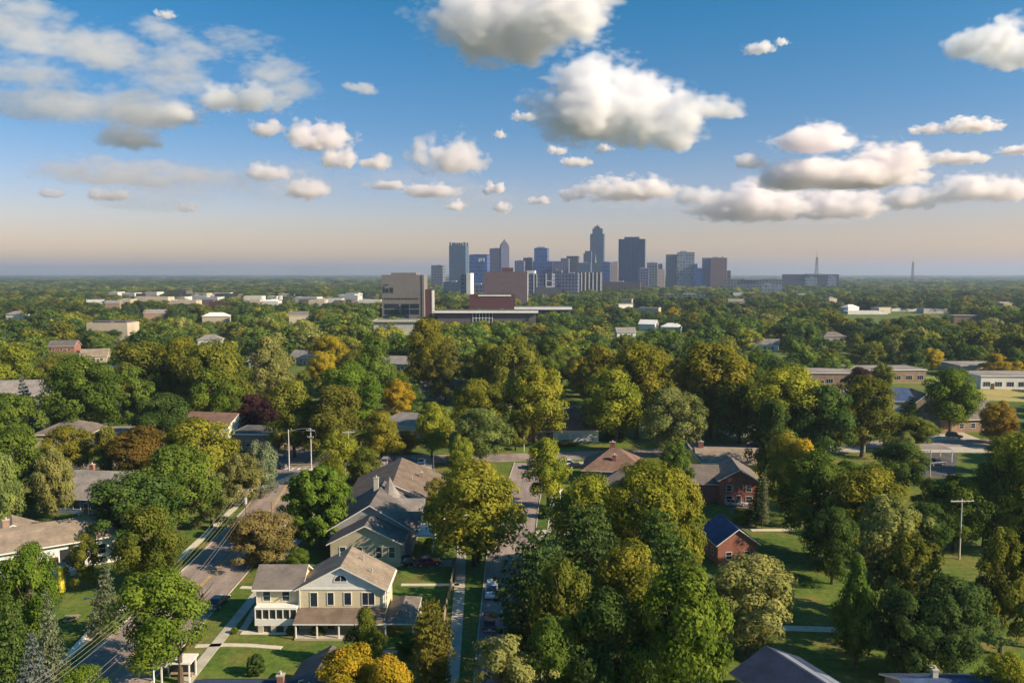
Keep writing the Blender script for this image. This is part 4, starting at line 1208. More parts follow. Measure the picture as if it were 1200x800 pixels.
# lattice masts
def mast(label, px, py_top, D, W0, W1, m='wood_pole'):
    q = at(px, 330, D); zt = at(px, py_top, D).z
    root = empty('lattice_mast', (q.x, D, 0), 0, label, 'mast')
    b = MB(); n = 12
    zs = [zt * .82 * i / n for i in range(n + 1)]
    ww = [W0 + (W1 - W0) * i / n for i in range(n + 1)]
    for i in range(n):
        for sx, sy in ((1, 1), (1, -1), (-1, 1), (-1, -1)):
            b.tube((sx * ww[i] / 2, sy * ww[i] / 2, zs[i]), (sx * ww[i + 1] / 2, sy * ww[i + 1] / 2, zs[i + 1]), .55, .5, 5)
        for s in (1, -1):
            b.tube((-ww[i] / 2, s * ww[i] / 2, zs[i]), (ww[i + 1] / 2, s * ww[i + 1] / 2, zs[i + 1]), .35, .35, 4)
            b.tube((ww[i] / 2, s * ww[i] / 2, zs[i]), (-ww[i + 1] / 2, s * ww[i + 1] / 2, zs[i + 1]), .35, .35, 4)
        b.box(-ww[i + 1] / 2, ww[i + 1] / 2, -ww[i + 1] / 2, ww[i + 1] / 2, zs[i + 1] - .4, zs[i + 1] + .4)
    b.build('lattice', M[m], root)
    a = MB(); a.tube((0, 0, zt * .8), (0, 0, zt), .9, .35, 6); a.build('antenna', M['metal_grey'], root)
M['mast_dark'] = mat_noise('mast_dark', (0.10, 0.06, 0.05), .2, 1, .7)
mast('tall lattice mast with thin antenna right of the city', 956.5, 293, 2600, 13, 4, 'mast_dark')
mast('slender lattice mast alone on the far right horizon', 1069, 301, 3000, 9, 4, 'mast_dark')

# ------------------------------------------------------------------ poles and wires
def pole(label, px, base, top, arms=(), arm_dir=0.0, m='wood_pole', r=.17, lamp=None, transformer=False, name='utility_pole'):
    q = P(px, base); hgt = at(px, top, q.y).z
    root = empty(name, q, arm_dir, label, 'pole')
    b = MB(); b.tube((0, 0, 0), (0, 0, hgt), r, r * .62, 8); b.build('pole_shaft', M[m], root)
    for (z, L) in arms:
        a = MB(); a.box(-L / 2, L / 2, -.17, -.08 + .02, hgt - z - .08, hgt - z + .08); a.build('crossarm', M[m], root)
        for k in (-.46, -.2, .2, .46):
            i = MB(); i.tube((k * L, -.12, hgt - z + .08), (k * L, -.12, hgt - z + .3), .05, .04, 6); i.build('insulator', M['lamp_clear'], root)
    if lamp:
        a = MB(); a.tube((0, 0, hgt - .4), (lamp * .6, 0, hgt + .2), .05, .05, 6); a.tube((lamp * .6, 0, hgt + .2), (lamp, 0, hgt + .25), .05, .045, 6); a.build('lamp_arm', M['metal_grey'], root)
        l = MB(); l.box(lamp - .35, lamp + .35, -.14, .14, hgt + .16, hgt + .32); l.build('lamp_head', M['metal_grey'], root)
    if transformer:
        tr = MB(); tr.tube((.0, -.48, hgt - 2.4), (0, -.48, hgt - 1.4), .27, .27, 10); tr.build('transformer', M['metal_grey'], root)
    return q, hgt

pl = {}
pl['a'] = pole('brown utility pole at the right kerb nearest the tan shrubby tree', 290, 664, 573, [(.4, 2.4)], R(15), transformer=True)
pl['b'] = pole('plain brown pole standing in front of the tan tree', 320, 664, 587, [], 0)
pl['c'] = pole('pale street lamp with a long arm at the main road junction', 339, 551, 503, [], 0, 'pale_pole', lamp=5.5, name='street_lamp')
pl['d'] = pole('pale utility pole at the junction right of the street lamp', 365, 552, 502, [(.5, 2.2), (2.2, 1.6)], R(-10), 'pale_pole')
pl['e'] = pole('pale utility pole with crossarm behind the round bright green tree', 409, 552, 505, [(.3, 3.0)], R(5), 'pale_pole')
pl['f'] = pole('tall grey-brown pole beside the street near the driveway', 656, 634, 572, [(.5, 2.0)], R(70), 'pale_pole')
pl['g'] = pole('white T-shaped utility pole among the dark trees on the right', 1124, 655, 584, [(.4, 4.2)], R(4), 'pale_pole', .16)
pl['h'] = pole('white utility pole with brackets at the right of the avenue', 1013, 530, 483, [(1.2, 2.0), (3.0, 2.0)], R(60), 'pale_pole')
pl['i'] = pole('plain white pole in the car park on the right', 1089, 570, 526, [], 0, 'pale_pole', .16)
pl['j'] = pole('bright white slim pole at the bottom left on the road', 181, 815, 754, [], 0, 'white_trim', .11)
pl['k'] = pole('dark street lamp beside the conifers at the left path', 133, 736, 703, [], R(180), 'wood_pole', .12, lamp=3.6, name='street_lamp')
pl['l'] = pole('thin pole beside the avenue car park', 508, 552, 532, [], 0, 'wood_pole', .13)
pl['m'] = pole('short white post across the avenue', 614, 529, 504, [], 0, 'pale_pole', .14)
pl['n'] = pole('thin white pole by the grey hall on the left', 33, 456, 424, [], 0, 'white_trim', .2)
_o = P(15, 960)
pl['o'] = (Vector((_o.x, _o.y, 0)), at(15, 828, _o.y).z)

def wire(a, b, sag, label, r=.015, group='power lines along the left road'):
    a = Vector(a); b = Vector(b); n = 16
    m = MB(); pts = []
    for i in range(n + 1):
        s = i / n; p = a.lerp(b, s); p.z -= sag * 4 * s * (1 - s); pts.append(p)
    c = (a + b) / 2
    for i in range(n): m.tube(pts[i] - c, pts[i + 1] - c, r, r, 5, caps=False)
    o = m.build('power_line', M['wire'], None, c)
    return tag(o, label, 'power line', group)
def top(k, dx=0, dz=0): q, hg = pl[k]; return (q.x + dx, q.y, hg - dz)
for i, dx in enumerate((-1.0, -.35, .35, 1.0)):
    wire(top('o', dx, .1), top('a', dx, .1), 2.4, ('outermost', 'second', 'third', 'innermost')[i] + ' upper cable from the left conifers to the pole by the tan tree', .016)
for i, dz in enumerate((3.0, 3.7)):
    wire(top('o', 0, dz), top('a', 0, dz), 3.0, ('upper', 'lower')[i] + ' of the two slack cables under the crossarm lines', .016)
for i, dx in enumerate((-.9, -.3, .3, .9)):
    wire(top('a', dx, .1), top('e', dx * 1.3, .1), 3.0, ('leftmost', 'second', 'third', 'rightmost')[i] + ' cable running from the tan tree pole to the crossarm behind the round tree', .016)
for i, (dx, e) in enumerate(((-1.2, (470, 470)), (-.4, (466, 474)), (.4, (462, 480)), (1.2, (458, 486)))):
    q = at(e[0], e[1], 262)
    wire(top('e', dx, .1), q, 1.6, ('highest', 'second', 'third', 'lowest')[i] + ' cable rising right from the crossarm behind the round tree', .016)
wire(top('d', 0, .4), top('c', 0, .4), .2, 'short span wire between the two junction poles', .016)
wire(top('g', -1.9, .1), at(1040, 600, 150), 1.0, 'cable going left from the white T-shaped pole', .016, 'cables of the right pole')
wire(top('g', 1.9, .1), at(1215, 645, 118), 1.4, 'cable going right from the white T-shaped pole', .016, 'cables of the right pole')

# ------------------------------------------------------------------ cars
def car_proto(kind, label):
    L, Wd, Hb, Ht = {'sedan': (4.7, 1.8, .86, 1.42), 'suv': (4.8, 1.9, 1.02, 1.75), 'pickup': (5.4, 1.95, 1.02, 1.80)}[kind]
    root = empty('parked_car', (0, 0, 0), 0, label, 'car')
    prof = {'sedan': [(-L / 2, .32), (L / 2 - .1, .30), (L / 2, .55), (L / 2 - .25, .74), (.95, Hb), (-1.6, Hb + .04), (-L / 2 + .05, Hb - .04)],
            'suv': [(-L / 2, .38), (L / 2 - .1, .36), (L / 2, .7), (L / 2 - .2, .92), (1.15, Hb), (-L / 2 + .08, Hb + .02)],
            'pickup': [(-L / 2, .42), (L / 2 - .1, .4), (L / 2, .75), (L / 2 - .2, .95), (1.3, Hb), (-L / 2 + .02, Hb)]}[kind]
    def loft(poly, w0, w1, zsplit):
        b = MB(); n = len(poly)
        f = lambda z: (w1 if z > zsplit else w0) / 2
        Lp = [(x, -f(z), z) for x, z in poly]; Rp = [(x, f(z), z) for x, z in poly]
        for i in range(n):
            j = (i + 1) % n; b.face((Lp[i], Rp[i], Rp[j], Lp[j]))
        b.face(Lp); b.face(Rp[::-1]); return b
    o = loft(prof, Wd, Wd * .96, .6).build('body', M['paint'], root, weld=True)
    bv = o.modifiers.new('bevel', 'BEVEL'); bv.width = .07; bv.segments = 2; bv.limit_method = 'ANGLE'
    cab = {'sedan': [(.95, Hb - .02), (.25, Ht), (-1.05, Ht), (-1.75, Hb + .02)], 'suv': [(1.15, Hb - .02), (.5, Ht), (-2.0, Ht - .04), (-2.25, Hb)],
           'pickup': [(1.25, Hb - .02), (.6, Ht), (-.55, Ht), (-.75, Hb)]}[kind]
    b = MB(); wl, wt = Wd * .45, Wd * .37
    Lp = [(x, -(wt if z > Hb + .2 else wl), z) for x, z in cab]; Rp = [(x, -y, z) for x, y, z in Lp]
    for i in (0, 2): b.face((Lp[i], Rp[i], Rp[i + 1], Lp[i + 1]))
    b.face(Lp); b.face(Rp[::-1])
    b.build('window_glass', M['glass'], root)
    b = MB(); b.box(cab[2][0] - .04, cab[1][0] + .04, -wt - .02, wt + .02, Ht - .03, Ht + .035)
    rf = b.build('roof_panel', M['paint'], root)
    for s in (-1, 1):
        b = MB()
        for (x, z), (x2, z2) in ((cab[0], cab[1]), (cab[2], cab[3])):
            b.tube((x, s * wl, z), (x2, s * wt, z2), .05, .045, 5)
        xm = (cab[1][0] + cab[2][0]) / 2
        b.tube((xm, s * (wl + .01), Hb), (xm, s * (wt + .01), Ht), .045, .04, 5)
        b.build('pillar', M['paint'], root)
    if kind == 'pickup':
        b = MB(); b.box(-L / 2 + .12, -.85, -.75, .75, Hb + .004, Hb + .012); b.build('cargo_bed', M['black_rubber'], root)
    for sx in (1.45, -1.45):
        for s in (-1, 1):
            b = MB(); b.tube((sx, s * Wd / 2 - s * .2, .34), (sx, s * (Wd / 2 + .02), .34), .34, .34, 14)
            wv = b.build('wheel', M['black_rubber'], root)
            b = MB(); b.tube((sx, s * (Wd / 2 + .015), .34), (sx, s * (Wd / 2 + .035), .34), .2, .19, 10); b.build('rim', M['rim'], wv)
    zl = .62 if kind == 'sedan' else .78
    for s in (-1, 1):
        b = MB(); b.box(L / 2 - .14, L / 2 + .015, s * Wd * .36 - .2, s * Wd * .36 + .2, zl - .08, zl + .08); b.build('headlight', M['lamp_clear'], root)
        b = MB(); b.box(-L / 2 - .015, -L / 2 + .12, s * Wd * .38 - .14, s * Wd * .38 + .14, zl - .02, zl + .2); b.build('tail_light', M['lamp_red'], root)
    b = MB(); b.box(-L / 2 - .05, -L / 2 + .1, -Wd * .46, Wd * .46, .36, .55); b.build('bumper', M['metal_grey'], root)
    b = MB(); b.box(-L / 2 - .03, -L / 2 - .01, -.26, .26, .6, .74); b.build('number_plate', M['lamp_clear'], root)
    return root
PROTO = {}
def car(kind, px, py, heading, col, label, name='parked_car', group=None):
    if kind not in PROTO:
        PROTO[kind] = o = car_proto(kind, label)
    else:
        o = copy_tree(PROTO[kind])
    q = P(px, py)
    o.name = name
    o.location = (q.x, q.y, .035); o.rotation_euler = (0, 0, heading)
    tag(o, label, 'car', group)
    for ch in o.children: ch.color = (*col, 1)
    return o
DARK = (.02, .022, .03); WHITE = (.72, .72, .72); SILVER = (.38, .39, .41); RED = (.32, .02, .025); BLUE = (.03, .06, .18)
car('sedan', 256, 709, R(84), DARK, 'dark sedan with pale tail lights driving up the left road', 'moving_car')
car('suv', 576, 697, R(-91), WHITE, 'white car parked at the left kerb of the centre street')
car('pickup', 574, 733, R(91), (.05, .055, .08), 'dark pickup parked behind the white car on the centre street')
car('sedan', 481, 661, R(8), (.02, .02, .03), 'black car on the gravel drive beside the cross-gabled house')
car('sedan', 501, 662, R(20), RED, 'red car beside the black car on the gravel drive')
car('suv', 324, 549, R(4), (.03, .035, .06), 'dark van stopped at the junction below the street lamp')
car('sedan', 322, 536, R(2), WHITE, 'white car crossing at the avenue near the junction')
G_ = 'cars in the avenue car park'
cs = [(452, SILVER, 'silver'), (461, DARK, 'black'), (469, BLUE, 'blue'), (477, DARK, 'black'), (485, (.1, .1, .11), 'grey'), (494, WHITE, 'white')]
seen = {}
for i, (x, c, nm) in enumerate(cs):
    car('sedan' if i % 2 else 'suv', x, 543, R(88), c, f'{nm} car, {nth[i]} from the left in the avenue car park', group=G_)
car('suv', 623, 548, R(95), DARK, 'dark car at the mouth of the centre street under the oval tree')
car('suv', 666, 546, R(10), WHITE, 'white car in the short drive before the rust-roofed house')
car('sedan', 676, 548, R(5), DARK, 'black car beside the white one before the rust-roofed house')
car('suv', 768, 509, R(75), WHITE, 'white van on the drive below the pale round tree')
car('sedan', 762, 503, R(75), SILVER, 'silver car behind the white van on the drive')
car('suv', 1118, 513, R(-30), (.03, .05, .03), 'dark green car in the round car park on the right')
car('pickup', 872, 588, R(10), (.04, .04, .05), 'dark pickup in front of the red brick house')
car('sedan', 862, 592, R(0), SILVER, 'silver car in front of the red brick house')
car('sedan', 964, 525, R(35), SILVER, 'silver car on the pale drive left of the bracketed pole')
car('sedan', 885, 523, R(-20), DARK, 'dark car at the end of the yellow-walled house')
car('pickup', 1096, 545, R(15), (.04, .06, .13), 'blue pickup under the pale carport')

# ------------------------------------------------------------------ small things near the left road
q = P(206, 800)
sh = empty('bus_shelter', (q.x, q.y, 0), R(0), 'white framed open shelter under the roadside tree at the bottom left', 'shelter')
b = MB()
for x in (-1.7, 1.7):
    for y in (0, 2.0): b.box(x - .08, x + .08, y - .08, y + .08, 0, 2.5)
b.build('post', M['white_trim'], sh)
b = MB(); b.box(-2.0, 2.0, -.3, 2.3, 2.503, 2.68); b.build('roof', M['white_trim'], sh)
b = MB(); b.box(-1.62, 1.62, 1.96, 2.02, .3, 2.3); b.build('back_panel', M['dark_opening'], sh)
b = MB(); b.box(-1.5, 1.5, 1.3, 1.8, .42, .5); b.box(-1.4, -1.3, 1.4, 1.7, 0, .419); b.box(1.3, 1.4, 1.4, 1.7, 0, .419); b.build('bench', M['fence_wood'], sh)
# white retaining wall left of the verge
A, B = P(45, 808), P(113, 733)
b = MB(); L = (B - A).length; b.box(0, L, -.15, .15, 0, .55)
o = b.build('retaining_wall', M['white_trim'], None, A); o.rotation_euler = (0, 0, math.atan2(B.y - A.y, B.x - A.x)); tag(o, 'low white retaining wall beside the left footpath', 'wall')
# wooden fence along the footpath of the centre street
A, B = P(526, 760), P(543, 664)
L = (B - A).length
f = empty('wooden_fence', A, math.atan2(B.y - A.y, B.x - A.x), 'weathered wooden fence along the centre footpath', 'fence')
f.location.x -= 1.4
n = int(L / 2.4)
for i in range(n + 1):
    b = MB(); x = i * L / n; b.box(x - .06, x + .06, -.06, .06, 0, 1.75); b.build('fence_post', M['fence_wood'], f)
b = MB()
for i in range(n):
    x0 = i * L / n
    for k in range(14):
        b.box(x0 + .08 + k * (L / n - .16) / 14, x0 + .05 + (k + 1) * (L / n - .16) / 14, -.09, -.065, .08, 1.62 + .05 * ((k * 7) % 3))
b.build('fence_boards', M['fence_wood'], f)
# picnic table, slide
q = P(84, 727)
t = empty('picnic_table', q, R(10), 'wooden picnic table on the lawn by the left footpath', 'table')
b = MB(); b.box(-.95, .95, -.4, .4, .72, .77); b.build('tabletop', M['fence_wood'], t)
for s in (-1, 1):
    b = MB(); b.box(-.95, .95, s * .75 - .14, s * .75 + .14, .43, .47); b.build('bench', M['fence_wood'], t)
    b = MB(); b.box(s * .7 - .04, s * .7 + .04, -.85, .85, .36, .425); b.tube((s * .7, -.7, 0), (s * .7, -.2, .72), .05, .05, 6); b.tube((s * .7, .7, 0), (s * .7, .2, .72), .05, .05, 6); b.build('leg', M['fence_wood'], t)
q = P(73, 692)
t = empty('tube_slide', q, R(-60), 'yellow upright playground slide below the ranch house', 'slide')
b = MB(); b.tube((0, 0, 1.0), (0, 0, 4.2), .55, .55, 12); b.tube((0, 0, 1.0), (1.2, 0, .5), .55, .5, 12); b.build('chute', M['play_yellow'], t)
b = MB()
for s in (-1, 1): b.tube((-.9, s * .6, 0), (-.9, s * .6, 4.4), .06, .06, 6)
for k in range(9): b.tube((-.9, -.6, .4 + k * .42), (-.9, .6, .4 + k * .42), .035, .035, 5)
b.build('ladder', M['metal_grey'], t)
b = MB(); b.box(-1.0, .6, -.7, .7, 4.203, 4.3); b.build('platform', M['fence_wood'], t)
# low wall of the avenue car park
A, B = P(446, 549), P(506, 549)
b = MB(); b.box(0, (B - A).length, -.15, .15, 0, 1.0); o = b.build('boundary_wall', M['concrete_pale'], None, A); tag(o, 'low pale wall in front of the avenue car park', 'wall')

# ------------------------------------------------------------------ trees
def cards_mesh(name, C, Nrm, size, tone, mat):
    """one leaf spray per centre: a pointed bent quad facing Nrm"""
    n = len(C)
    Nrm = Nrm / np.maximum(np.linalg.norm(Nrm, axis=1, keepdims=True), 1e-9)
    r = RNG.normal(size=(n, 3)); T = np.cross(Nrm, r); T /= np.maximum(np.linalg.norm(T, axis=1, keepdims=True), 1e-9)
    B = np.cross(Nrm, T)
    s = size[:, None]
    asp = RNG.uniform(.5, .8, (n, 1))
    V = np.empty((n, 4, 3))
    V[:, 0] = C - T * s; V[:, 2] = C + T * s
    V[:, 1] = C - B * s * asp - Nrm * s * .25; V[:, 3] = C + B * s * asp - Nrm * s * .25
    me = bpy.data.meshes.new(name)
    me.vertices.add(n * 4); me.vertices.foreach_set('co', V.reshape(-1))
    me.loops.add(n * 4); me.loops.foreach_set('vertex_index', np.arange(n * 4, dtype=np.int32))
    me.polygons.add(n)
    me.polygons.foreach_set('loop_start', np.arange(0, n * 4, 4, dtype=np.int32))
    me.polygons.foreach_set('loop_total', np.full(n, 4, np.int32))
    me.update(calc_edges=True)
    a = me.attributes.new('tone', 'FLOAT', 'FACE'); a.data.foreach_set('value', tone.astype(np.float32))
    me.materials.append(mat)
    return me

def unit(n):
    v = RNG.normal(size=(n, 3)); return v / np.linalg.norm(v, axis=1, keepdims=True)

def profile(kind, z):
    """crown radius (0..1) at height z (0..1)"""
    if kind == 'round': return np.clip(1 - np.abs((z - .45) / .58) ** 2.3, 0, 1) ** .5
    if kind == 'spread': return np.clip(1 - np.abs((z - .42) / .62) ** 2.0, 0, 1) ** .5
    if kind == 'oval': return np.clip(1 - np.abs((z - .42) / .62) ** 2.0, 0, 1) ** .6
    if kind == 'upright': return np.clip(np.minimum(1, (1.02 - z) * 1.5) * np.minimum(1, .35 + z * 3.2), 0, 1)
    if kind == 'cone': return np.clip((1.02 - z) ** .85 * np.minimum(1, .55 + z * 4), 0, 1)

def crown_leafy(name, kind, nclump, per, leaf, mat, clump=(.13, .23), lumps=.22, gap=0.0):
    """clumps of leaves spread through a crown of height 1 and radius .5"""
    rng = RNG
    K = rng.integers(5, 9)
    la = rng.uniform(0, 2 * math.pi, K); lz = rng.uniform(.1, .95, K); lw = rng.uniform(-1, 1, K)
    def bulge(a, z):
        f = np.zeros_like(a)
        for i in range(K):
            f += lw[i] * np.exp(-((np.angle(np.exp(1j * (a - la[i]))) / .75) ** 2) - ((z - lz[i]) / .25) ** 2)
        return 1 + lumps * f
    z = rng.beta(1.25, 1.15, nclump); a = rng.uniform(0, 2 * math.pi, nclump)
    rr = rng.uniform(0, 1, nclump) ** .36
    rad = profile(kind, z) * bulge(a, z) * rr * .5
    cs = rng.uniform(clump[0], clump[1], nclump) * .5 * (.8 + .5 * (1 - rr))
    rad = np.maximum(rad - cs * .55, 0)
    cx, cyy, cz = rad * np.cos(a), rad * np.sin(a), z * (1 - cs) + cs * .4
    ct = np.clip(rng.normal(.5, .2, nclump), 0, 1)
    cnt = np.maximum((per * (cs / cs.mean()) ** 2).astype(int), 8)
    idx = np.repeat(np.arange(nclump), cnt); n = len(idx)
    d = unit(n); d[:, 2] += .25; d /= np.linalg.norm(d, axis=1, keepdims=True)
    q = cs[idx] * rng.uniform(.45, 1.12, n) ** .7
    ctr = np.stack([cx, cyy, cz], 1)[idx]
    Cn = ctr + d * q[:, None] * np.array([1, 1, .8])
    out = Cn - np.array([0, 0, .4]); out /= np.maximum(np.linalg.norm(out, axis=1, keepdims=True), 1e-6)
    nr = d * 1.0 + out * .6 + unit(n) * .55 + np.array([0, 0, .12])
    size = leaf * rng.uniform(.6, 1.3, n)
    tone = np.clip(ct[idx] + rng.normal(0, .12, n), 0, 1)
    return cards_mesh(name, Cn, nr, size, tone, mat)

def crown_conifer(name, tiers, per, leaf, mat, kind='cone', droop=.25, fat=1.0):
    rng = RNG; CC = []; NN = []; TT = []
    for k in range(tiers):
        z = (k + .3) / tiers
        R_ = float(profile(kind, np.array([z]))[0]) * .5 * fat
        nb = int(7 + 9 * (1 - z)); a0 = rng.uniform(0, 6.28)
        for b in range(nb):
            a = a0 + b * 2 * math.pi / nb + rng.normal(0, .12)
            L = R_ * rng.uniform(.72, 1.1)
            m = max(int(per * (L / .5 + .12)), 6)
            t = rng.uniform(0.08, 1, m) ** .75
            side = rng.normal(0, 1, m) * .055 * (1.25 - t) * (.5 + R_ * 2)
            x = np.cos(a) * t * L - np.sin(a) * side; y = np.sin(a) * t * L + np.cos(a) * side
            zz = z - droop * t * L + rng.normal(0, .008, m) + .04 * (t ** 3)
            CC.append(np.stack([x, y, np.clip(zz, .0, 1.02)], 1))
            nn = np.stack([np.cos(a) * np.ones(m) * .35, np.sin(a) * np.ones(m) * .35, np.ones(m) * .8], 1) + unit(m) * .7
            NN.append(nn); TT.append(np.clip(rng.normal(.5, .18) + .18 * (t - .5) + rng.normal(0, .1, m), 0, 1))
    C = np.concatenate(CC); n = len(C)
    return cards_mesh(name, C, np.concatenate(NN), leaf * rng.uniform(.6, 1.25, n), np.concatenate(TT), mat)

def trunk_mesh(name, limbs, spread=.3):
    """height 1 from the ground to the crown top; crown radius .5"""
    b = MB(); rng = random.Random(name)
    b.tube((0, 0, 0), (0, 0, .07), .036, .026, 8, caps=False)
    b.tube((0, 0, .07), (0.006, .004, .34), .026, .021, 8, caps=False)
    b.tube((.006, .004, .34), (.0, .0, .62), .021, .012, 7, caps=False)
    b.tube((0, 0, .62), (.01, 0, .88), .012, .004, 6, caps=False)
    for i in range(limbs):
        z = rng.uniform(.22, .6); a = rng.uniform(0, 6.28); L = rng.uniform(.6, 1.0) * spread
        p1 = (math.cos(a) * L * .55, math.sin(a) * L * .55, z + .14)
        p2 = (math.cos(a) * L, math.sin(a) * L, z + .24 + rng.uniform(0, .12))
        b.tube((0, 0, z), p1, .013, .008, 6, caps=False); b.tube(p1, p2, .008, .003, 5, caps=False)
    me_o = b.build('trunk', M['bark'], weld=False, smooth=True)
    me = me_o.data; me.name = name
    bpy.data.objects.remove(me_o)
    return me

LF = M['leaf']
CR = {
 'round': [crown_leafy('crown_round', 'round', 74, 250, .0170, LF, (.20, .36), .26) for _ in range(5)],
 'spread': [crown_leafy('crown_spread', 'spread', 66, 270, .0172, LF, (.18, .38), .36) for _ in range(5)],
 'oval': [crown_leafy('crown_oval', 'oval', 70, 220, .019, LF, (.2, .36), .22) for _ in range(2)],
 'upright': [crown_leafy('crown_upright', 'upright', 80, 165, .020, LF, (.18, .32), .14) for _ in range(2)],
 'tufted': [crown_leafy('crown_tufted', 'spread', 70, 150, .018, LF, (.14, .25), .42) for _ in range(2)],
 'dense': [crown_leafy('crown_dense', 'round', 200, 120, .019, LF, (.14, .2), .10) for _ in range(1)],
 'cone': [crown_conifer('crown_cone', 17, 46, .021, LF) for _ in range(2)],
 'pine': [crown_conifer('crown_pine', 13, 70, .022, LF, 'oval', .05) for _ in range(1)],
}
TR = {k: trunk_mesh('trunk_' + k, (0 if k in ('cone',) else 9), .2 if k in ('upright', 'oval') else .36) for k in CR}
TINT = {'bright green': (0.136, 0.205, 0.026), 'green': (0.104, 0.160, 0.026), 'dark green': (.072, .125, .028), 'deep green': (.064, .104, .028),
        'olive': (0.144, 0.165, 0.026), 'yellow-green': (0.231, 0.257, 0.029), 'pale green': (0.196, 0.239, 0.066), 'gold': (0.392, 0.308, 0.024),
        'gold-olive': (0.213, 0.211, 0.026), 'russet': (.165, .125, .026), 'russet-olive': (.160, .158, .028), 'purple': (0.069, 0.034, 0.031),
        'tan': (0.231, 0.188, 0.061), 'pale olive': (0.213, 0.228, 0.068), 'grey-green': (0.173, 0.199, 0.110), 'blue-grey': (0.162, 0.194, 0.176), 'orange': (.28, .20, .024)}
SHAPE = {'round': 'round-crowned', 'spread': 'spreading', 'oval': 'oval-crowned', 'upright': 'upright', 'tufted': 'loose tufted', 'dense': 'dense globe-shaped', 'cone': 'cone-shaped conifer', 'pine': 'layered pine'}
TREES = []

def add_tree(x, y, height, width, kind, tint, cb=.14, lean=0.0, label=None, stretch=1.0):
    i = len(TREES)
    rz = random.uniform(0, 6.28)
    root = empty('conifer' if kind in ('cone', 'pine') else 'tree', (x, y, 0), rz)
    v = random.randrange(len(CR[kind]))
    t = bpy.data.objects.new('trunk', TR[kind]); COL.objects.link(t); t.parent = root
    tw = min(width, height * 1.2)
    t.scale = (tw, tw, height * (.97 if kind != 'cone' else .9))
    c = bpy.data.objects.new('crown', CR[kind][v]); COL.objects.link(c); c.parent = root
    q_ = random.uniform(.9, 1.12); c.scale = (width * q_, width * stretch / q_, height * (1 - cb)); c.rotation_euler = (random.uniform(-.07, .07), random.uniform(-.07, .07), 0); c.location = (0, 0, height * cb)
    if lean:
        dx, dy = lean * math.cos(-rz), lean * math.sin(-rz)
        c.location = (dx, dy, height * cb)
    k = TINT[tint]; j = random.uniform(.86, 1.14); g = random.uniform(.93, 1.07)
    c.color = (k[0] * j * g, k[1] * j, k[2] * j, 1)
    TREES.append(dict(root=root, x=x, y=y, h=height, w=width, kind=kind, tint=tint, label=label))
    return root

def T(cx, top, base, wpx, kind, tint, cb=.14, lean=0.0, label=None, wk=1.0):
    q = P(cx, base)
    h_ = at(cx, top, q.y).z
    sc_ = FPX / proj([[q.x, q.y, h_ * .5]])[2][0]
    W = wpx / sc_ * (1.06 if base > 600 else 1.2) * wk
    add_tree(q.x, q.y, h_, W, kind, tint, cb, lean, label)

# name every tree one can single out; the rest get a label from what stands nearest
T(212, 670, 800, 112, 'round', 'bright green', .16, -3.0, 'big bright green round-crowned tree overhanging the left road by the white shelter')
T(122, 653, 742, 46, 'cone', 'grey-green', .04)
T(62, 690, 800, 52, 'cone', 'grey-green', .03)
T(20, 690, 810, 70, 'cone', 'dark green', .03)
T(38, 638, 755, 66, 'round', 'bright green', .08)
T(42, 742, 850, 66, 'cone', 'blue-grey', .03)
T(98, 778, 850, 60, 'round', 'bright green', .1)
T(173, 588, 690, 72, 'round', 'olive', .08)
T(100, 625, 690, 46, 'tufted', 'olive', .08)
T(160, 552, 650, 105, 'spread', 'dark green', .08)
T(205, 520, 626, 92, 'round', 'green', .1)
T(248, 552, 618, 58, 'tufted', 'pale olive', .06)
T(236, 490, 588, 88, 'round', 'gold-olive', .12)
T(306, 513, 584, 38, 'oval', 'grey-green', .05)
T(283, 528, 594, 40, 'oval', 'pale olive', .05)
T(168, 498, 565, 58, 'spread', 'russet', .12)
T(124, 500, 560, 34, 'oval', 'russet-olive', .1)
T(78, 498, 556, 54, 'round', 'gold-olive', .1)
T(20, 502, 604, 72, 'round', 'green', .08)
T(66, 520, 608, 44, 'oval', 'pale olive', .06)
T(2, 532, 630, 42, 'oval', 'pale green', .06)
T(16, 460, 535, 62, 'round', 'green', .1)
T(35, 438, 508, 34, 'cone', 'blue-grey', .03)
T(104, 416, 512, 72, 'round', 'green', .1)
T(84, 455, 512, 54, 'round', 'green', .1)
T(18, 404, 470, 48, 'oval', 'yellow-green', .1)
T(305, 597, 662, 78, 'spread', 'tan', .10)
T(375, 546, 642, 78, 'dense', 'bright green', .10)
T(556, 540, 662, 124, 'spread', 'gold-olive', .12)
T(642, 512, 594, 50, 'oval', 'yellow-green', .12)
T(425, 712, 784, 58, 'upright', 'olive', .06)
T(408, 758, 862, 84, 'spread', 'gold', .14)
T(450, 768, 872, 74, 'spread', 'gold', .14)
T(508, 703, 806, 50, 'pine', 'russet-olive', .05)
T(598, 746, 872, 108, 'tufted', 'pale olive', .12)
T(690, 556, 690, 84, 'spread', 'yellow-green', .12)
T(768, 543, 690, 100, 'spread', 'yellow-green', .12)
T(788, 556, 680, 76, 'spread', 'gold-olive', .12)
T(794, 513, 585, 34, 'oval', 'green', .06)
T(752, 538, 606, 64, 'round', 'olive', .1)
T(628, 622, 770, 100, 'pine', 'deep green', .08)
T(690, 590, 728, 96, 'pine', 'deep green', .08)
T(745, 632, 765, 92, 'spread', 'gold-olive', .12)
T(768, 598, 720, 78, 'pine', 'dark green', .1)
T(790, 664, 862, 132, 'round', 'bright green', .12)
T(876, 650, 768, 104, 'spread', 'pale olive', .12)
T(664, 655, 815, 84, 'spread', 'olive', .12)
T(706, 690, 852, 104, 'round', 'dark green', .12)
T(806, 648, 724, 48, 'round', 'olive', .1)
T(648, 720, 860, 70, 'round', 'green', .1)
T(900, 467, 566, 50, 'oval', 'dark green', .1)
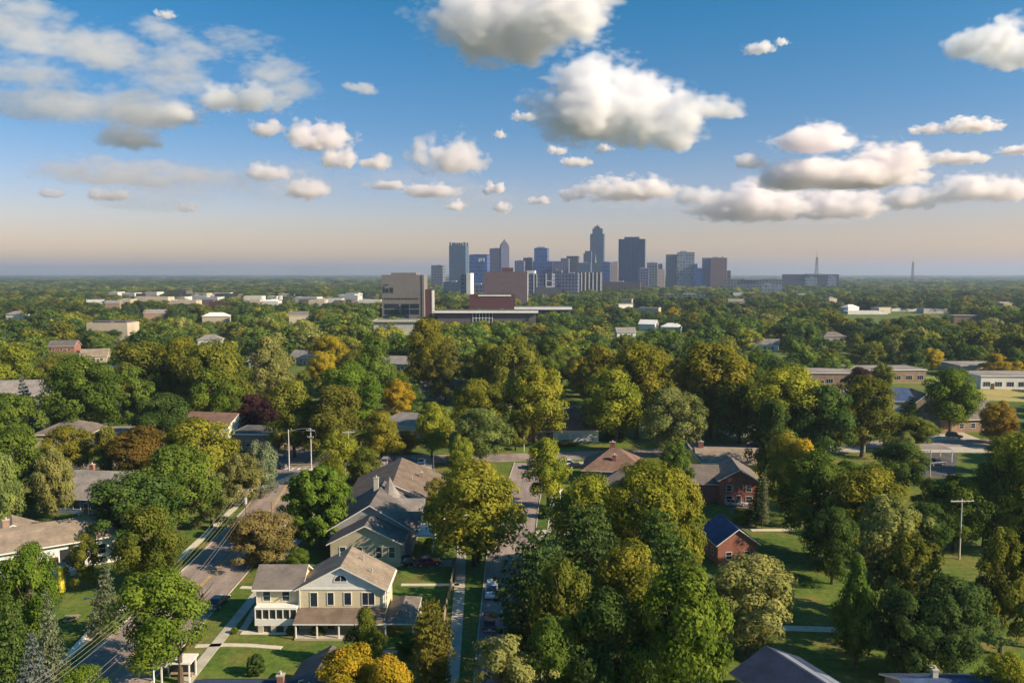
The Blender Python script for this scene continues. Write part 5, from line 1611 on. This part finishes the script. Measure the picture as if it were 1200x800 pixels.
T(926, 505, 606, 62, 'spread', 'gold-olive', .1)
T(938, 516, 616, 48, 'spread', 'gold', .12)
T(958, 528, 650, 84, 'round', 'green', .12)
T(886, 552, 617, 30, 'cone', 'deep green', .12)
T(893, 550, 619, 20, 'cone', 'grey-green', .1)
T(1020, 543, 668, 98, 'spread', 'gold-olive', .12)
T(1045, 580, 735, 112, 'tufted', 'pale olive', .1)
T(1068, 622, 756, 84, 'tufted', 'olive', .1)
T(1003, 648, 778, 62, 'upright', 'green', .06)
T(975, 596, 684, 62, 'round', 'dark green', .1)
T(1080, 588, 650, 70, 'round', 'dark green', .1)
T(1190, 502, 648, 80, 'spread', 'yellow-green', .12)
T(1152, 540, 640, 58, 'spread', 'green', .1)
T(1118, 556, 645, 76, 'spread', 'green', .12)
T(1172, 618, 766, 80, 'tufted', 'olive', .1)
T(1215, 600, 760, 96, 'tufted', 'dark green', .1)
T(1116, 676, 800, 92, 'round', 'deep green', .1)
T(1060, 690, 800, 70, 'round', 'deep green', .1)
T(1176, 764, 850, 66, 'round', 'yellow-green', .1)
T(1054, 516, 574, 54, 'round', 'dark green', .05)
T(1058, 506, 566, 34, 'oval', 'pale olive', .06)
T(1088, 560, 612, 40, 'tufted', 'olive', .06)
T(1010, 440, 535, 68, 'round', 'olive', .12)
T(966, 452, 538, 66, 'round', 'dark green', .1)
T(928, 428, 528, 84, 'spread', 'yellow-green', .12)
T(905, 442, 520, 56, 'round', 'green', .12)
T(1113, 431, 508, 58, 'round', 'bright green', .14)
T(1170, 468, 520, 38, 'oval', 'orange', .08)
T(1092, 407, 434, 24, 'oval', 'gold', .12)
T(1166, 414, 444, 28, 'oval', 'gold', .1)
T(1064, 464, 508, 38, 'cone', 'green', .06)
T(1070, 488, 528, 46, 'spread', 'olive', .06)
T(1005, 430, 462, 34, 'oval', 'purple', .06)
T(1032, 424, 460, 26, 'oval', 'olive', .1)
T(832, 400, 512, 98, 'spread', 'gold-olive', .12)
T(866, 440, 520, 60, 'round', 'olive', .12)
T(790, 455, 536, 62, 'round', 'pale olive', .14)
T(746, 398, 514, 76, 'spread', 'gold-olive', .14)
T(700, 404, 474, 50, 'oval', 'gold-olive', .1)
T(722, 432, 518, 74, 'spread', 'yellow-green', .14)
T(627, 428, 520, 78, 'round', 'yellow-green', .12)
T(562, 444, 522, 58, 'round', 'gold-olive', .12)
T(563, 478, 546, 58, 'round', 'pale green', .16)
T(505, 374, 466, 52, 'spread', 'gold-olive', .1)
T(522, 402, 474, 40, 'tufted', 'russet-olive', .1)
T(603, 394, 476, 58, 'round', 'olive', .1)
T(640, 394, 462, 42, 'round', 'green', .1)
T(575, 402, 468, 40, 'round', 'yellow-green', .1)
T(466, 443, 492, 32, 'oval', 'gold', .12)
T(448, 482, 538, 50, 'spread', 'gold-olive', .1)
T(506, 470, 536, 38, 'oval', 'yellow-green', .1)
T(384, 392, 446, 44, 'round', 'gold', .12)
T(377, 415, 456, 30, 'oval', 'gold', .1)
T(322, 394, 480, 50, 'spread', 'pale olive', .1)
T(412, 424, 504, 60, 'round', 'bright green', .12)
T(440, 393, 478, 44, 'round', 'green', .1)
T(392, 452, 540, 72, 'spread', 'russet-olive', .12)
T(345, 446, 536, 58, 'spread', 'olive', .12)
T(296, 462, 506, 36, 'oval', 'purple', .1)
T(318, 466, 512, 34, 'oval', 'purple', .1)
T(258, 398, 494, 70, 'spread', 'olive', .12)
T(214, 394, 486, 66, 'spread', 'gold-olive', .12)
T(246, 428, 500, 52, 'round', 'bright green', .1)
T(172, 398, 486, 66, 'round', 'olive', .12)
T(192, 460, 524, 56, 'round', 'dark green', .1)
T(156, 430, 506, 50, 'tufted', 'green', .1)
T(397, 503, 566, 46, 'oval', 'yellow-green', .08)
T(428, 524, 566, 38, 'oval', 'olive', .05)
T(476, 504, 530, 26, 'spread', 'orange', .05)
T(604, 484, 528, 26, 'oval', 'olive', .1)
T(540, 508, 560, 30, 'oval', 'yellow-green', .08)
T(515, 560, 622, 40, 'tufted', 'gold-olive', .06)
T(348, 640, 664, 28, 'oval', 'green', .05)
T(478, 740, 770, 26, 'round', 'dark green', .03)
NHAND = len(TREES)

# filler trees between them, kept off roads, lawns, houses and off what the photo shows clear
PR = np.array(PROTECT, float)
def clear_of(x, y, hh, wd):
    px, pt, _ = proj(np.stack([x, y, hh], 1)); _, pb, f = proj(np.stack([x, y, hh * .1], 1))
    half = wd * .5 * FPX / f
    ok = np.ones(len(x), bool)
    for x0, y0, x1, y1, d in PR:
        ok &= ~((y < d + 3) & (px + half > x0) & (px - half < x1) & (pt < y1 - 1) & (pb > y0))
    return ok
CLEARPIX = [(205, 560, 300, 720, 165), (220, 600, 330, 800, 999), (440, 660, 540, 760, 999), (560, 655, 600, 760, 999), (600, 535, 625, 640, 999),
            (880, 610, 1000, 800, 999), (920, 740, 1110, 800, 999), (318, 505, 372, 552, 999), (660, 515, 785, 540, 999), (800, 505, 835, 524, 999),
            (1072, 498, 1160, 566, 999), (430, 520, 512, 552, 999), (60, 545, 140, 562, 999), (950, 505, 1012, 532, 999), (745, 486, 775, 505, 999), (440, 526, 630, 545, 230), (780, 514, 1010, 532, 240), (60, 545, 140, 562, 205), (640, 470, 700, 520, 230),
            (400, 560, 440, 640, 999), (50, 690, 130, 800, 999), (440, 560, 540, 600, 999), (100, 590, 145, 690, 999), (960, 415, 1085, 452, 300), (1125, 420, 1200, 470, 300)]
def ok_spot(x, y, r):
    p = np.array([x]); q = np.array([y])
    for poly in BLOCK + FOOT:
        for dx, dy in ((0, 0), (r, 0), (-r, 0), (0, r), (0, -r)):
            if inpoly(p + dx, q + dy, poly)[0]: return False
    return True
fr = random.Random(5)
NMAX = 268
tries = 0
tl = list(TINT)
def pick_tint(rng_, x, y):
    return rng_.choices(['green', 'dark green', 'olive', 'yellow-green', 'gold-olive', 'deep green', 'bright green', 'pale olive', 'russet-olive', 'gold', 'russet'],
                        [22, 14, 20, 13, 13, 6, 8, 6, 2, .8, .4])[0]
while len(TREES) < NMAX and tries < 60000:
    tries += 1
    y = fr.uniform(105, 385) if fr.random() < .75 else fr.uniform(140, 300)
    x = fr.uniform(-.72, .72) * y
    wd = fr.uniform(10, 17); hh = wd * fr.uniform(.75, 1.0) + 1
    near = False
    for t in TREES:
        if (t['x'] - x) ** 2 + (t['y'] - y) ** 2 < (.40 * (t['w'] + wd)) ** 2: near = True; break
    if near or not ok_spot(x, y, wd * .28): continue
    X = np.array([x]); Y = np.array([y])
    if not clear_of(X, Y, np.array([hh]), np.array([wd]))[0]: continue
    px, pt, f = proj([[x, y, hh]]); pb = proj([[x, y, 1.0]])[1][0]
    hf = wd * .5 * FPX / f[0]
    bad = False
    for x0, y0, x1, y1, d in CLEARPIX:
        if y < d and px[0] + hf * .8 > x0 and px[0] - hf * .8 < x1 and pt[0] < y1 and pb > y0: bad = True; break
    if bad: continue
    # a filler may not hide a named tree
    for t in TREES[:NHAND]:
        if t['y'] > y + 2:
            qx, qt, qf = proj([[t['x'], t['y'], t['h']]]); qb = proj([[t['x'], t['y'], t['h'] * .35]])[1][0]
            qh = t['w'] * .5 * FPX / qf[0]
            if abs(px[0] - qx[0]) < (hf + qh) * .62 and pt[0] < qb and pb > qt[0]: bad = True; break
    if bad: continue
    kd = fr.choices(['round', 'spread', 'oval', 'tufted', 'upright', 'pine', 'cone'], [30, 30, 14, 12, 5, 5, 4])[0]
    if kd == 'cone': wd *= .55
    if kd in ('upright', 'oval'): wd *= .75
    add_tree(x, y, hh, wd, kd, pick_tint(fr, x, y) if kd not in ('pine', 'cone') else fr.choice(['dark green', 'deep green']), fr.uniform(.08, .16))
print('trees', len(TREES), 'tries', tries)

# low shrubs by walls and paths
SH = []
def shrub(px, py, wpx, hm, tint, label):
    q = P(px, py); W = wpx / (FPX / q.y)
    root = empty('shrub', q, random.uniform(0, 6), label, 'shrub')
    c = bpy.data.objects.new('foliage', CR['dense'][0] if random.random() < .5 else CR['round'][0]); COL.objects.link(c); c.parent = root
    c.scale = (W, W * .9, hm); k = TINT[tint]; c.color = (*k, 1)
shrub(341, 742, 15, 1.1, 'green', 'low green shrub by the garden path left of the beige house')
shrub(372, 744, 20, 1.3, 'olive', 'olive shrub at the front path of the beige house')
shrub(275, 742, 10, .9, 'bright green', 'small bright shrub at the corner of the garden path')
shrub(312, 664, 20, 2.0, 'dark green', 'dark shrub at the foot of the kerbside pole')
shrub(300, 790, 26, 2.6, 'deep green', 'dark rounded shrub on the lawn before the navy roof')
shrub(612, 612, 14, 2.0, 'dark green', 'dark shrub at the edge of the centre street')
shrub(640, 606, 22, 2.2, 'dark green', 'dark shrub between the centre street and the tall pole')
shrub(690, 516, 24, 2.2, 'dark green', 'dark hedge-like shrub before the white-garage house')
shrub(722, 516, 30, 2.6, 'dark green', 'broad dark shrub right of the white-garage house')
shrub(665, 522, 30, 1.5, 'deep green', 'low dark shrub row beyond the avenue')
shrub(92, 597, 18, 4.0, 'deep green', 'dark upright shrub against the blue-grey gabled house')
shrub(468, 592, 14, 2.5, 'yellow-green', 'yellow-green shrub beside the cross-gabled house')
shrub(985, 518, 32, 2.6, 'yellow-green', 'bright low shrub beside the pale drive on the right')
shrub(868, 612, 24, 3.0, 'yellow-green', 'yellow-green shrub before the navy-blue gable roof')
shrub(560, 660, 12, 2.0, 'dark green', 'dark shrub where the centre footpath meets the trees')
shrub(503, 640, 16, 1.6, 'bright green', 'bright shrub in front of the black car')

# ------------------------------------------------------------------ tree labels
LAND = [(o['label'], Vector(o.location)) for o in bpy.data.objects if o.type == 'EMPTY' and o.parent is None and o.get('category') in ('house', 'garage', 'building', 'school', 'carport', 'pole') and o.location.y < 520]
SHORT = {'two_storey_house': 'the beige two-storey house', 'cross_gabled_house': 'the grey cross-gabled house', 'long_house': 'the long brown-roofed house', 'ranch_house': 'the tan ranch house',
         'gabled_house': 'the blue-grey gabled house', 'garage': 'the purple-roofed garage', 'dark_roofed_house': 'the navy-roofed house', 'hip_house': 'the grey-brown hip house',
         'flat_roofed_building': 'the dark flat-roofed building', 'white_walled_house': 'the pale-walled house', 'white_garage_house': 'the white-garage house', 'white_gabled_house': 'the white gabled house',
         'rust_roofed_house': 'the rust-roofed house', 'grey_hip_house': 'the grey hip house', 'yellow_walled_house': 'the yellow-walled house', 'red_brick_house': 'the red brick house',
         'blue_roofed_house': 'the blue-roofed brick house', 'skylight_roofed_house': 'the panelled navy roof', 'low_blue_roofed_house': 'the dull blue roof', 'grey_roofed_house': 'the big grey-roofed house',
         'carport': 'the pale carport', 'blue_roofed_hall': 'the blue-roofed hall', 'grey_hall': 'the wide grey hall'}
L2 = [(SHORT[o.name], o.location.copy()) for o in bpy.data.objects if o.name in SHORT and o.parent is None]
keyed = {}
for t in TREES:
    if t['label']:
        tag(t['root'], t['label'], 'tree'); continue
    best = min(L2, key=lambda q: (q[1].x - t['x']) ** 2 + (q[1].y - t['y']) ** 2)
    dx, dy = t['x'] - best[1].x, t['y'] - best[1].y
    if abs(dx) > abs(dy): rel = 'right of' if dx > 0 else 'left of'
    else: rel = 'beyond' if dy > 0 else 'in front of'
    size = 'tall' if t['h'] > 15 else ('small' if t['h'] < 9 else 'middle-sized')
    t['key'] = (t['tint'], t['kind'], size, rel, best[0]); t['d'] = math.hypot(dx, dy)
    keyed.setdefault(t['key'], []).append(t)
for k, ts in keyed.items():
    ts.sort(key=lambda t: t['d'])
    for i, t in enumerate(ts):
        tn, kd, sz, rel, lm = k
        sh_ = SHAPE[kd] + ('' if kd in ('cone', 'pine') else ' tree')
        lab = f'{sz} {tn} {sh_} {rel} {lm}'
        if len(ts) > 1: lab += f', {("nearest", "second nearest", "third nearest", "fourth nearest", "fifth nearest", "sixth nearest", "seventh nearest", "eighth nearest")[min(i, 7)]} of these'
        tag(t['root'], lab, 'conifer' if kd in ('cone', 'pine') else 'tree')
for t in TREES: t['root']['group'] = 'trees among the houses'

# ------------------------------------------------------------------ the woods beyond: one mass
LFF = M['leaf_far']
FARC = [crown_leafy('wood_crown', k, nc, 34, .036, LFF, (.2, .34), lm) for k, nc, lm in (('round', 62, .25), ('spread', 58, .35), ('spread', 54, .42), ('oval', 48, .25), ('tufted' if False else 'round', 66, .15))]
FARC.append(crown_conifer('wood_crown', 9, 16, .045, LFF))
wc = bpy.data.collections.new('wood_crowns')
for i, me in enumerate(FARC):
    o = bpy.data.objects.new(f'wood_crown', me); wc.objects.link(o)
pts = []
TX = np.array([(t['x'], t['y'], t['w']) for t in TREES])
def scatter(y0, y1, area, wmin, wmax, hmin, hmax):
    n = int(.5 * 1.5 * (y1 ** 2 - y0 ** 2) / area)
    y = np.sqrt(RNG.uniform(y0 ** 2, y1 ** 2, n)); x = RNG.uniform(-.75, .75, n) * y
    wd = RNG.uniform(wmin, wmax, n); hh = RNG.uniform(hmin, hmax, n) * (.75 + .5 * (wd - wmin) / (wmax - wmin))
    # low patches: clearings, streets and yards between the clumps
    g = np.sin(x / 61 + 1.3 * np.sin(y / 83)) * np.sin(y / 97 + 1.7 * np.sin(x / 71)) 
    keep = (g > -.72) | (RNG.uniform(0, 1, n) < .3)
    keep &= clear_of(x, y, hh, wd)
    for poly in BLOCK + FOOT:
        keep &= ~inpoly(x, y, poly)
    if y0 < 420:
        for tx, ty_, tw in TX: keep &= (x - tx) ** 2 + (y - ty_) ** 2 > (.42 * (tw + wd)) ** 2
    px, pt, f = proj(np.stack([x, y, hh], 1)); pb = proj(np.stack([x, y, np.full(n, 1.0)], 1))[1]
    hf = wd * .5 * FPX / f
    for a0, b0, a1, b1, d in CLEARPIX:
        keep &= ~((y < d) & (px + hf > a0) & (px - hf < a1) & (pt < b1) & (pb > b0))
    pts.append(np.stack([x, y, wd, hh], 1)[keep])
scatter(225, 430, 150, 9, 17, 8, 15)
scatter(430, 1300, 200, 12, 25, 9, 17)
scatter(1300, 2800, 380, 16, 32, 9, 16)
scatter(2800, 9000, 2600, 40, 75, 9, 20)
scatter(9000, 17500, 16000, 110, 240, 10, 26)
A_ = np.concatenate(pts); n = len(A_)
print('wood crowns', n)
fm = bpy.data.meshes.new('wood')
fm.vertices.add(n)
co = np.zeros((n, 3)); co[:, :2] = A_[:, :2]; co[:, 2] = A_[:, 3] * .06
fm.vertices.foreach_set('co', co.reshape(-1))
def attr(name, typ, arr, key):
    a = fm.attributes.new(name, typ, 'POINT'); a.data.foreach_set(key, arr.astype(np.float32 if typ != 'INT' else np.int32).reshape(-1))
attr('size', 'FLOAT_VECTOR', np.stack([A_[:, 2], A_[:, 2], A_[:, 3]], 1), 'vector')
attr('turn', 'FLOAT_VECTOR', np.stack([np.zeros(n), np.zeros(n), RNG.uniform(0, 6.28, n)], 1), 'vector')
attr('pick', 'INT', np.where(RNG.uniform(0, 1, n) < .05, 5, RNG.integers(0, 5, n)), 'value')
pal = np.array([TINT[k] for k in ('green', 'dark green', 'olive', 'yellow-green', 'gold-olive', 'deep green', 'pale olive', 'russet-olive', 'gold')])
pr = np.array([26, 24, 20, 8, 7, 14, 4, 1, .3]); pr /= pr.sum()
tn = pal[RNG.choice(len(pal), n, p=pr)] * RNG.uniform(.8, 1.2, (n, 1))
g_ = np.sin(A_[:, 0] / 210 + 2 * np.sin(A_[:, 1] / 340)) * np.sin(A_[:, 1] / 280 + 1.5 * np.sin(A_[:, 0] / 260))
tn *= (1 + .28 * g_)[:, None]
tn4 = np.concatenate([tn, np.ones((n, 1))], 1)
attr('tint', 'FLOAT_COLOR', tn4, 'color')
fo = bpy.data.objects.new('wood', fm); COL.objects.link(fo); tag(fo, 'mixed green and gold wood stretching to the horizon', 'wood', kind='stuff')
fm.materials.append(LFF)
ng = bpy.data.node_groups.new('wood_scatter', 'GeometryNodeTree')
ng.interface.new_socket('Geometry', in_out='INPUT', socket_type='NodeSocketGeometry')
ng.interface.new_socket('Geometry', in_out='OUTPUT', socket_type='NodeSocketGeometry')
gi = ng.nodes.new('NodeGroupInput'); gq = ng.nodes.new('NodeGroupOutput')
ip = ng.nodes.new('GeometryNodeInstanceOnPoints'); ci = ng.nodes.new('GeometryNodeCollectionInfo')
ci.inputs['Collection'].default_value = wc; ci.inputs['Separate Children'].default_value = True; ci.inputs['Reset Children'].default_value = True
ip.inputs['Pick Instance'].default_value = True
def named(nm, typ):
    a = ng.nodes.new('GeometryNodeInputNamedAttribute'); a.data_type = typ; a.inputs['Name'].default_value = nm; return a.outputs['Attribute']
ng.links.new(gi.outputs[0], ip.inputs['Points']); ng.links.new(ci.outputs[0], ip.inputs['Instance'])
ng.links.new(named('pick', 'INT'), ip.inputs['Instance Index'])
er = ng.nodes.new('FunctionNodeEulerToRotation'); ng.links.new(named('turn', 'FLOAT_VECTOR'), er.inputs[0]); ng.links.new(er.outputs[0], ip.inputs['Rotation'])
ng.links.new(named('size', 'FLOAT_VECTOR'), ip.inputs['Scale'])
ng.links.new(ip.outputs[0], gq.inputs[0])
md = fo.modifiers.new('scatter', 'NODES'); md.node_group = ng

# ------------------------------------------------------------------ haze: the air between here and the horizon
def mat_vol(name, col, dens, aniso):
    m = bpy.data.materials.new(name); m.use_nodes = True
    t = m.node_tree; t.nodes.clear()
    o = t.nodes.new('ShaderNodeOutputMaterial'); v = t.nodes.new('ShaderNodeVolumePrincipled')
    v.inputs['Color'].default_value = (*col, 1); v.inputs['Density'].default_value = dens; v.inputs['Anisotropy'].default_value = aniso
    t.links.new(v.outputs[0], o.inputs['Volume'])
    return m
def mat_cloud(name, col, dens, lobes, size, aniso, bump, soft):
    """droplets: dense inside each lobe, eroded by billows towards its rim; object metres"""
    m = mat_vol(name, col, dens, aniso); t = m.node_tree
    v = [n for n in t.nodes if n.type == 'PRINCIPLED_VOLUME'][0]
    def mt(op, a, b=None):
        n = t.nodes.new('ShaderNodeMath'); n.operation = op
        for i, q in enumerate((a, b)):
            if q is None: continue
            if isinstance(q, (int, float)): n.inputs[i].default_value = q
            else: t.links.new(q, n.inputs[i])
        return n.outputs[0]
    tc = t.nodes.new('ShaderNodeTexCoord'); P_ = tc.outputs['Object']
    best = None
    for (c, r, ru, rd) in lobes:
        s = t.nodes.new('ShaderNodeVectorMath'); s.operation = 'SUBTRACT'; t.links.new(P_, s.inputs[0]); s.inputs[1].default_value = c
        x = t.nodes.new('ShaderNodeSeparateXYZ'); t.links.new(s.outputs[0], x.inputs[0])
        X = mt('DIVIDE', x.outputs[0], r[0]); Y = mt('DIVIDE', x.outputs[1], r[1])
        Z = mt('ADD', mt('DIVIDE', mt('MAXIMUM', x.outputs[2], 0.0), ru), mt('DIVIDE', mt('MAXIMUM', mt('MULTIPLY', x.outputs[2], -1.0), 0.0), rd))
        f = mt('SUBTRACT', 1.0, mt('ADD', mt('ADD', mt('MULTIPLY', X, X), mt('MULTIPLY', Y, Y)), mt('MULTIPLY', Z, Z)))
        best = f if best is None else mt('MAXIMUM', best, f)
    sv_ = t.nodes.new('ShaderNodeVectorMath'); sv_.operation = 'DIVIDE'; t.links.new(P_, sv_.inputs[0]); sv_.inputs[1].default_value = size
    nz = t.nodes.new('ShaderNodeTexNoise'); nz.inputs['Scale'].default_value = 1.0; nz.inputs['Detail'].default_value = 6.0; nz.inputs['Roughness'].default_value = .64
    t.links.new(sv_.outputs[0], nz.inputs['Vector'])
    vo = t.nodes.new('ShaderNodeTexVoronoi'); vo.inputs['Scale'].default_value = 1.6; vo.inputs['Detail'].default_value = 1.0; vo.inputs['Roughness'].default_value = .5
    t.links.new(sv_.outputs[0], vo.inputs['Vector'])
    nn = mt('ADD', mt('MULTIPLY', mt('SUBTRACT', nz.outputs['Fac'], .5), bump * 2.2), mt('MULTIPLY', mt('SUBTRACT', .42, vo.outputs['Distance']), bump * .55))
    e = mt('ADD', mt('SUBTRACT', best, .34), nn)
    k = mt('MULTIPLY', e, 1.0 / soft); k = mt('MINIMUM', mt('MAXIMUM', k, 0.0), 1.0)
    t.links.new(mt('MULTIPLY', k, dens), v.inputs['Density'])
    return m
b = MB(); b.box(-18300, 18300, -800, 18300, -1.0, 225.0)
hz = b.build('haze', mat_vol('haze_air', HAZE_COLOR, HAZE_DENSITY, 0.2)); tag(hz, 'thin pale blue evening haze over the whole town', 'haze', kind='stuff')

# ------------------------------------------------------------------ clouds: real bodies of droplets at their own distance
def cloud(label, D, parts, mfp, rough=1.0, seed=1, flat=False, aniso=.35):
    """parts: (x0, x1, ytop, ybase) photo extents of each lobe at distance D"""
    import bmesh
    rng = np.random.default_rng(seed)
    cx = (min(p[0] for p in parts) + max(p[1] for p in parts)) / 2
    C0 = at(cx, max(p[3] for p in parts), D)
    bm = bmesh.new(); lobes = []; width = 0; small = 1e9
    for (x0, x1, yt, yb) in parts:
        a = at(x0, yb, D); c = at(x1, yb, D); tp = at((x0 + x1) / 2, yt, D)
        W = (c.x - a.x) * 1.12; H = (tp.z - a.z) * 1.12; width = max(width, W); small = min(small, H)
        dep = W * (.42 if not flat else .7)
        lc = Vector(((a.x + c.x) / 2, D, a.z + H * .30)) - C0
        ru, rd = H * .80, H * .40
        if flat:
            for k in range(3):
                lobes.append((lc + Vector((rng.uniform(-.45, .45) * W * .6, rng.uniform(-.4, .4) * dep, rng.uniform(-.2, .5) * H)), (W * rng.uniform(.28, .42), dep * .7), ru * rng.uniform(.4, .8), rd))
        else:
            lobes.append((lc, (W * .56, dep), ru * .62, rd))
            for k in range(3 if W > 1.2 * H else 2):
                u_ = rng.uniform(-.62, .62); ww = rng.uniform(.2, .36)
                lobes.append((lc + Vector((u_ * W * .5, rng.uniform(-.3, .3) * dep, 0)), (W * ww, dep * .8), ru * (1 - .45 * abs(u_)) * rng.uniform(.85, 1.05), rd * .9))
        mt = Matrix.Translation(lc) @ Matrix.Diagonal((W * .60, dep * 1.04, H * .84, 1))
        n0 = len(bm.verts)
        r = bmesh.ops.create_icosphere(bm, subdivisions=4, radius=1.0, matrix=mt)
        for v in r['verts']:
            if v.co.z < lc.z: v.co.z = lc.z + (v.co.z - lc.z) * rd / ru
    me = bpy.data.meshes.new('cloud'); bm.to_mesh(me); bm.free()
    o = bpy.data.objects.new('cloud', me); COL.objects.link(o); o.location = C0
    if len(parts) > 1:
        rm = o.modifiers.new('join', 'REMESH'); rm.mode = 'VOXEL'; rm.voxel_size = width / 60
    me.materials.append(mat_cloud('cloud_droplets', (.972, .978, 1.0) if D < 9200 else (1.0, .974, .984), 1.0 / (small * mfp * 2.1), lobes, (.45 * small + .10 * width, .6 * small, .62 * small), aniso, 1.0 * rough, .8 if not flat else 1.3))  # tint paints bluish shade into near clouds, warm low light into far ones
    return tag(o, label, 'cloud', 'clouds over the town')

CL = [
 ('biggest white cumulus, towering right of centre above the tall towers', 7500, [(612, 800, 55, 172), (700, 835, 75, 172), (790, 872, 108, 142), (755, 822, 130, 178)], .055, 1, False),
 ('broad cumulus cut by the top edge at the centre', 5600, [(485, 700, -50, 62), (520, 640, -20, 78), (660, 740, -30, 6)], .055, 1, False),
 ('white cumulus at the top right corner', 6000, [(1115, 1240, 22, 72), (1150, 1250, 40, 82)], .055, 1, False),
 ('small flat white cloud in the blue upper right', 7000, [(866, 908, 46, 64)], .055, 1, False),
 ('tiny puff right of the small flat cloud', 7000, [(904, 926, 41, 54)], .07, 1.3, False),
 ('large two-tiered cumulus on the right with a grey base', 10000, [(900, 1090, 178, 222), (900, 1010, 142, 180), (985, 1090, 160, 215), (862, 905, 178, 200)], .055, 1, False),
 ('long grey-based cloud low right of centre', 14000, [(800, 960, 210, 260), (920, 1028, 212, 258), (790, 850, 215, 240)], .055, 1, False),
 ('peach cumulus low above the pale glass tower', 13000, [(672, 785, 202, 236), (655, 690, 214, 236)], .06, 1.3, False),
 ('small bright cloud right of the two-tiered cumulus', 10000, [(1068, 1110, 144, 157), (1104, 1178, 134, 155)], .07, 1.3, False),
 ('thin low bright cloud below the small bright one', 11000, [(1092, 1158, 173, 193)], .055, 1, False),
 ('wide low cumulus at the right edge', 13000, [(1028, 1110, 216, 246), (1090, 1215, 202, 236)], .055, 1, False),
 ('small puff at the right edge above the wide cumulus', 12000, [(1166, 1215, 166, 182)], .055, 1, False),
 ('rounded cumulus left of centre above the crowned tower', 10500, [(478, 572, 148, 205), (470, 520, 160, 200)], .06, 1.3, False),
 ('scattered cumulus group left of centre', 9500, [(290, 340, 136, 160), (340, 420, 134, 180), (370, 420, 160, 198), (418, 465, 178, 200)], .06, 1.1, False),
 ('upper streak of the big sheet cloud on the left', 6300, [(105, 215, 26, 50), (200, 350, 56, 74)], .30, 1.2, True),
 ('great layered sheet cloud on the left', 6500, [(-70, 110, 20, 60), (30, 210, 46, 92), (-60, 130, 84, 130), (160, 300, 78, 112), (270, 385, 86, 110), (60, 240, 110, 150)], .22, 1.2, True),
 ('bumpy lower edge of the sheet cloud', 6900, [(225, 346, 92, 132), (120, 245, 118, 150), (110, 200, 140, 175)], .07, 1.3, False),
 ('long flat grey cloud low on the left', 13000, [(-30, 180, 172, 206), (150, 300, 190, 218)], .25, 1.2, True),
 ('ragged peach cloud at the end of the long grey one', 13500, [(280, 345, 188, 212), (330, 390, 200, 234)], .06, 1.1, False),
 ('faint small clouds low on the far left', 15000, [(42, 75, 218, 232), (100, 158, 218, 236), (205, 235, 233, 250)], .10, 1, False),
 ('peach broken cloud row above the blue glass tower', 14500, [(425, 480, 210, 222), (470, 545, 212, 232), (520, 552, 232, 248)], .07, 1.1, False),
 ('small peach clouds just right of the broken row', 14500, [(562, 590, 210, 228), (578, 602, 232, 250), (612, 645, 228, 240)], .055, 1.1, False),
 ('small puff left of the biggest cumulus', 9000, [(600, 632, 128, 142)], .06, 1.3, False),
 ('pale puff over the crowned tower cumulus', 9500, [(574, 596, 149, 163)], .06, 1.3, False),
 ('thin slanting cloud under the biggest cumulus', 11000, [(640, 668, 168, 182), (655, 692, 180, 196)], .06, 1.3, False),
 ('small cloud tucked under the right of the biggest cumulus', 11000, [(694, 720, 165, 178)], .06, 1.3, False),
 ('thin mauve veil across the low sky left of the skyline', 15500, [(150, 420, 196, 242), (60, 300, 205, 240)], .9, 1.25, True),
 ('thin pinkish veil above the crowned tower', 15500, [(390, 640, 204, 250)], .8, 1.25, True),
 ('thin veil under the two-tiered cumulus', 15500, [(640, 900, 214, 256), (840, 1080, 222, 256)], .9, 1.25, True),
 ('torn high wisps at the top left edge', 6600, [(-60, 40, 14, 34), (20, 110, 34, 52)], .5, 1.4, True),
 ('tiny cloud high in the upper left', 7000, [(179, 207, 10, 22)], .09, 1, False),
 ('thin faint streak right of the sheet cloud', 7500, [(396, 440, 96, 108)], .14, .8, True),
]
for i, (lab, D, parts, mfp, rg, fl) in enumerate(CL):
    cloud(lab, D, parts, mfp, rg, 20 + i, fl)
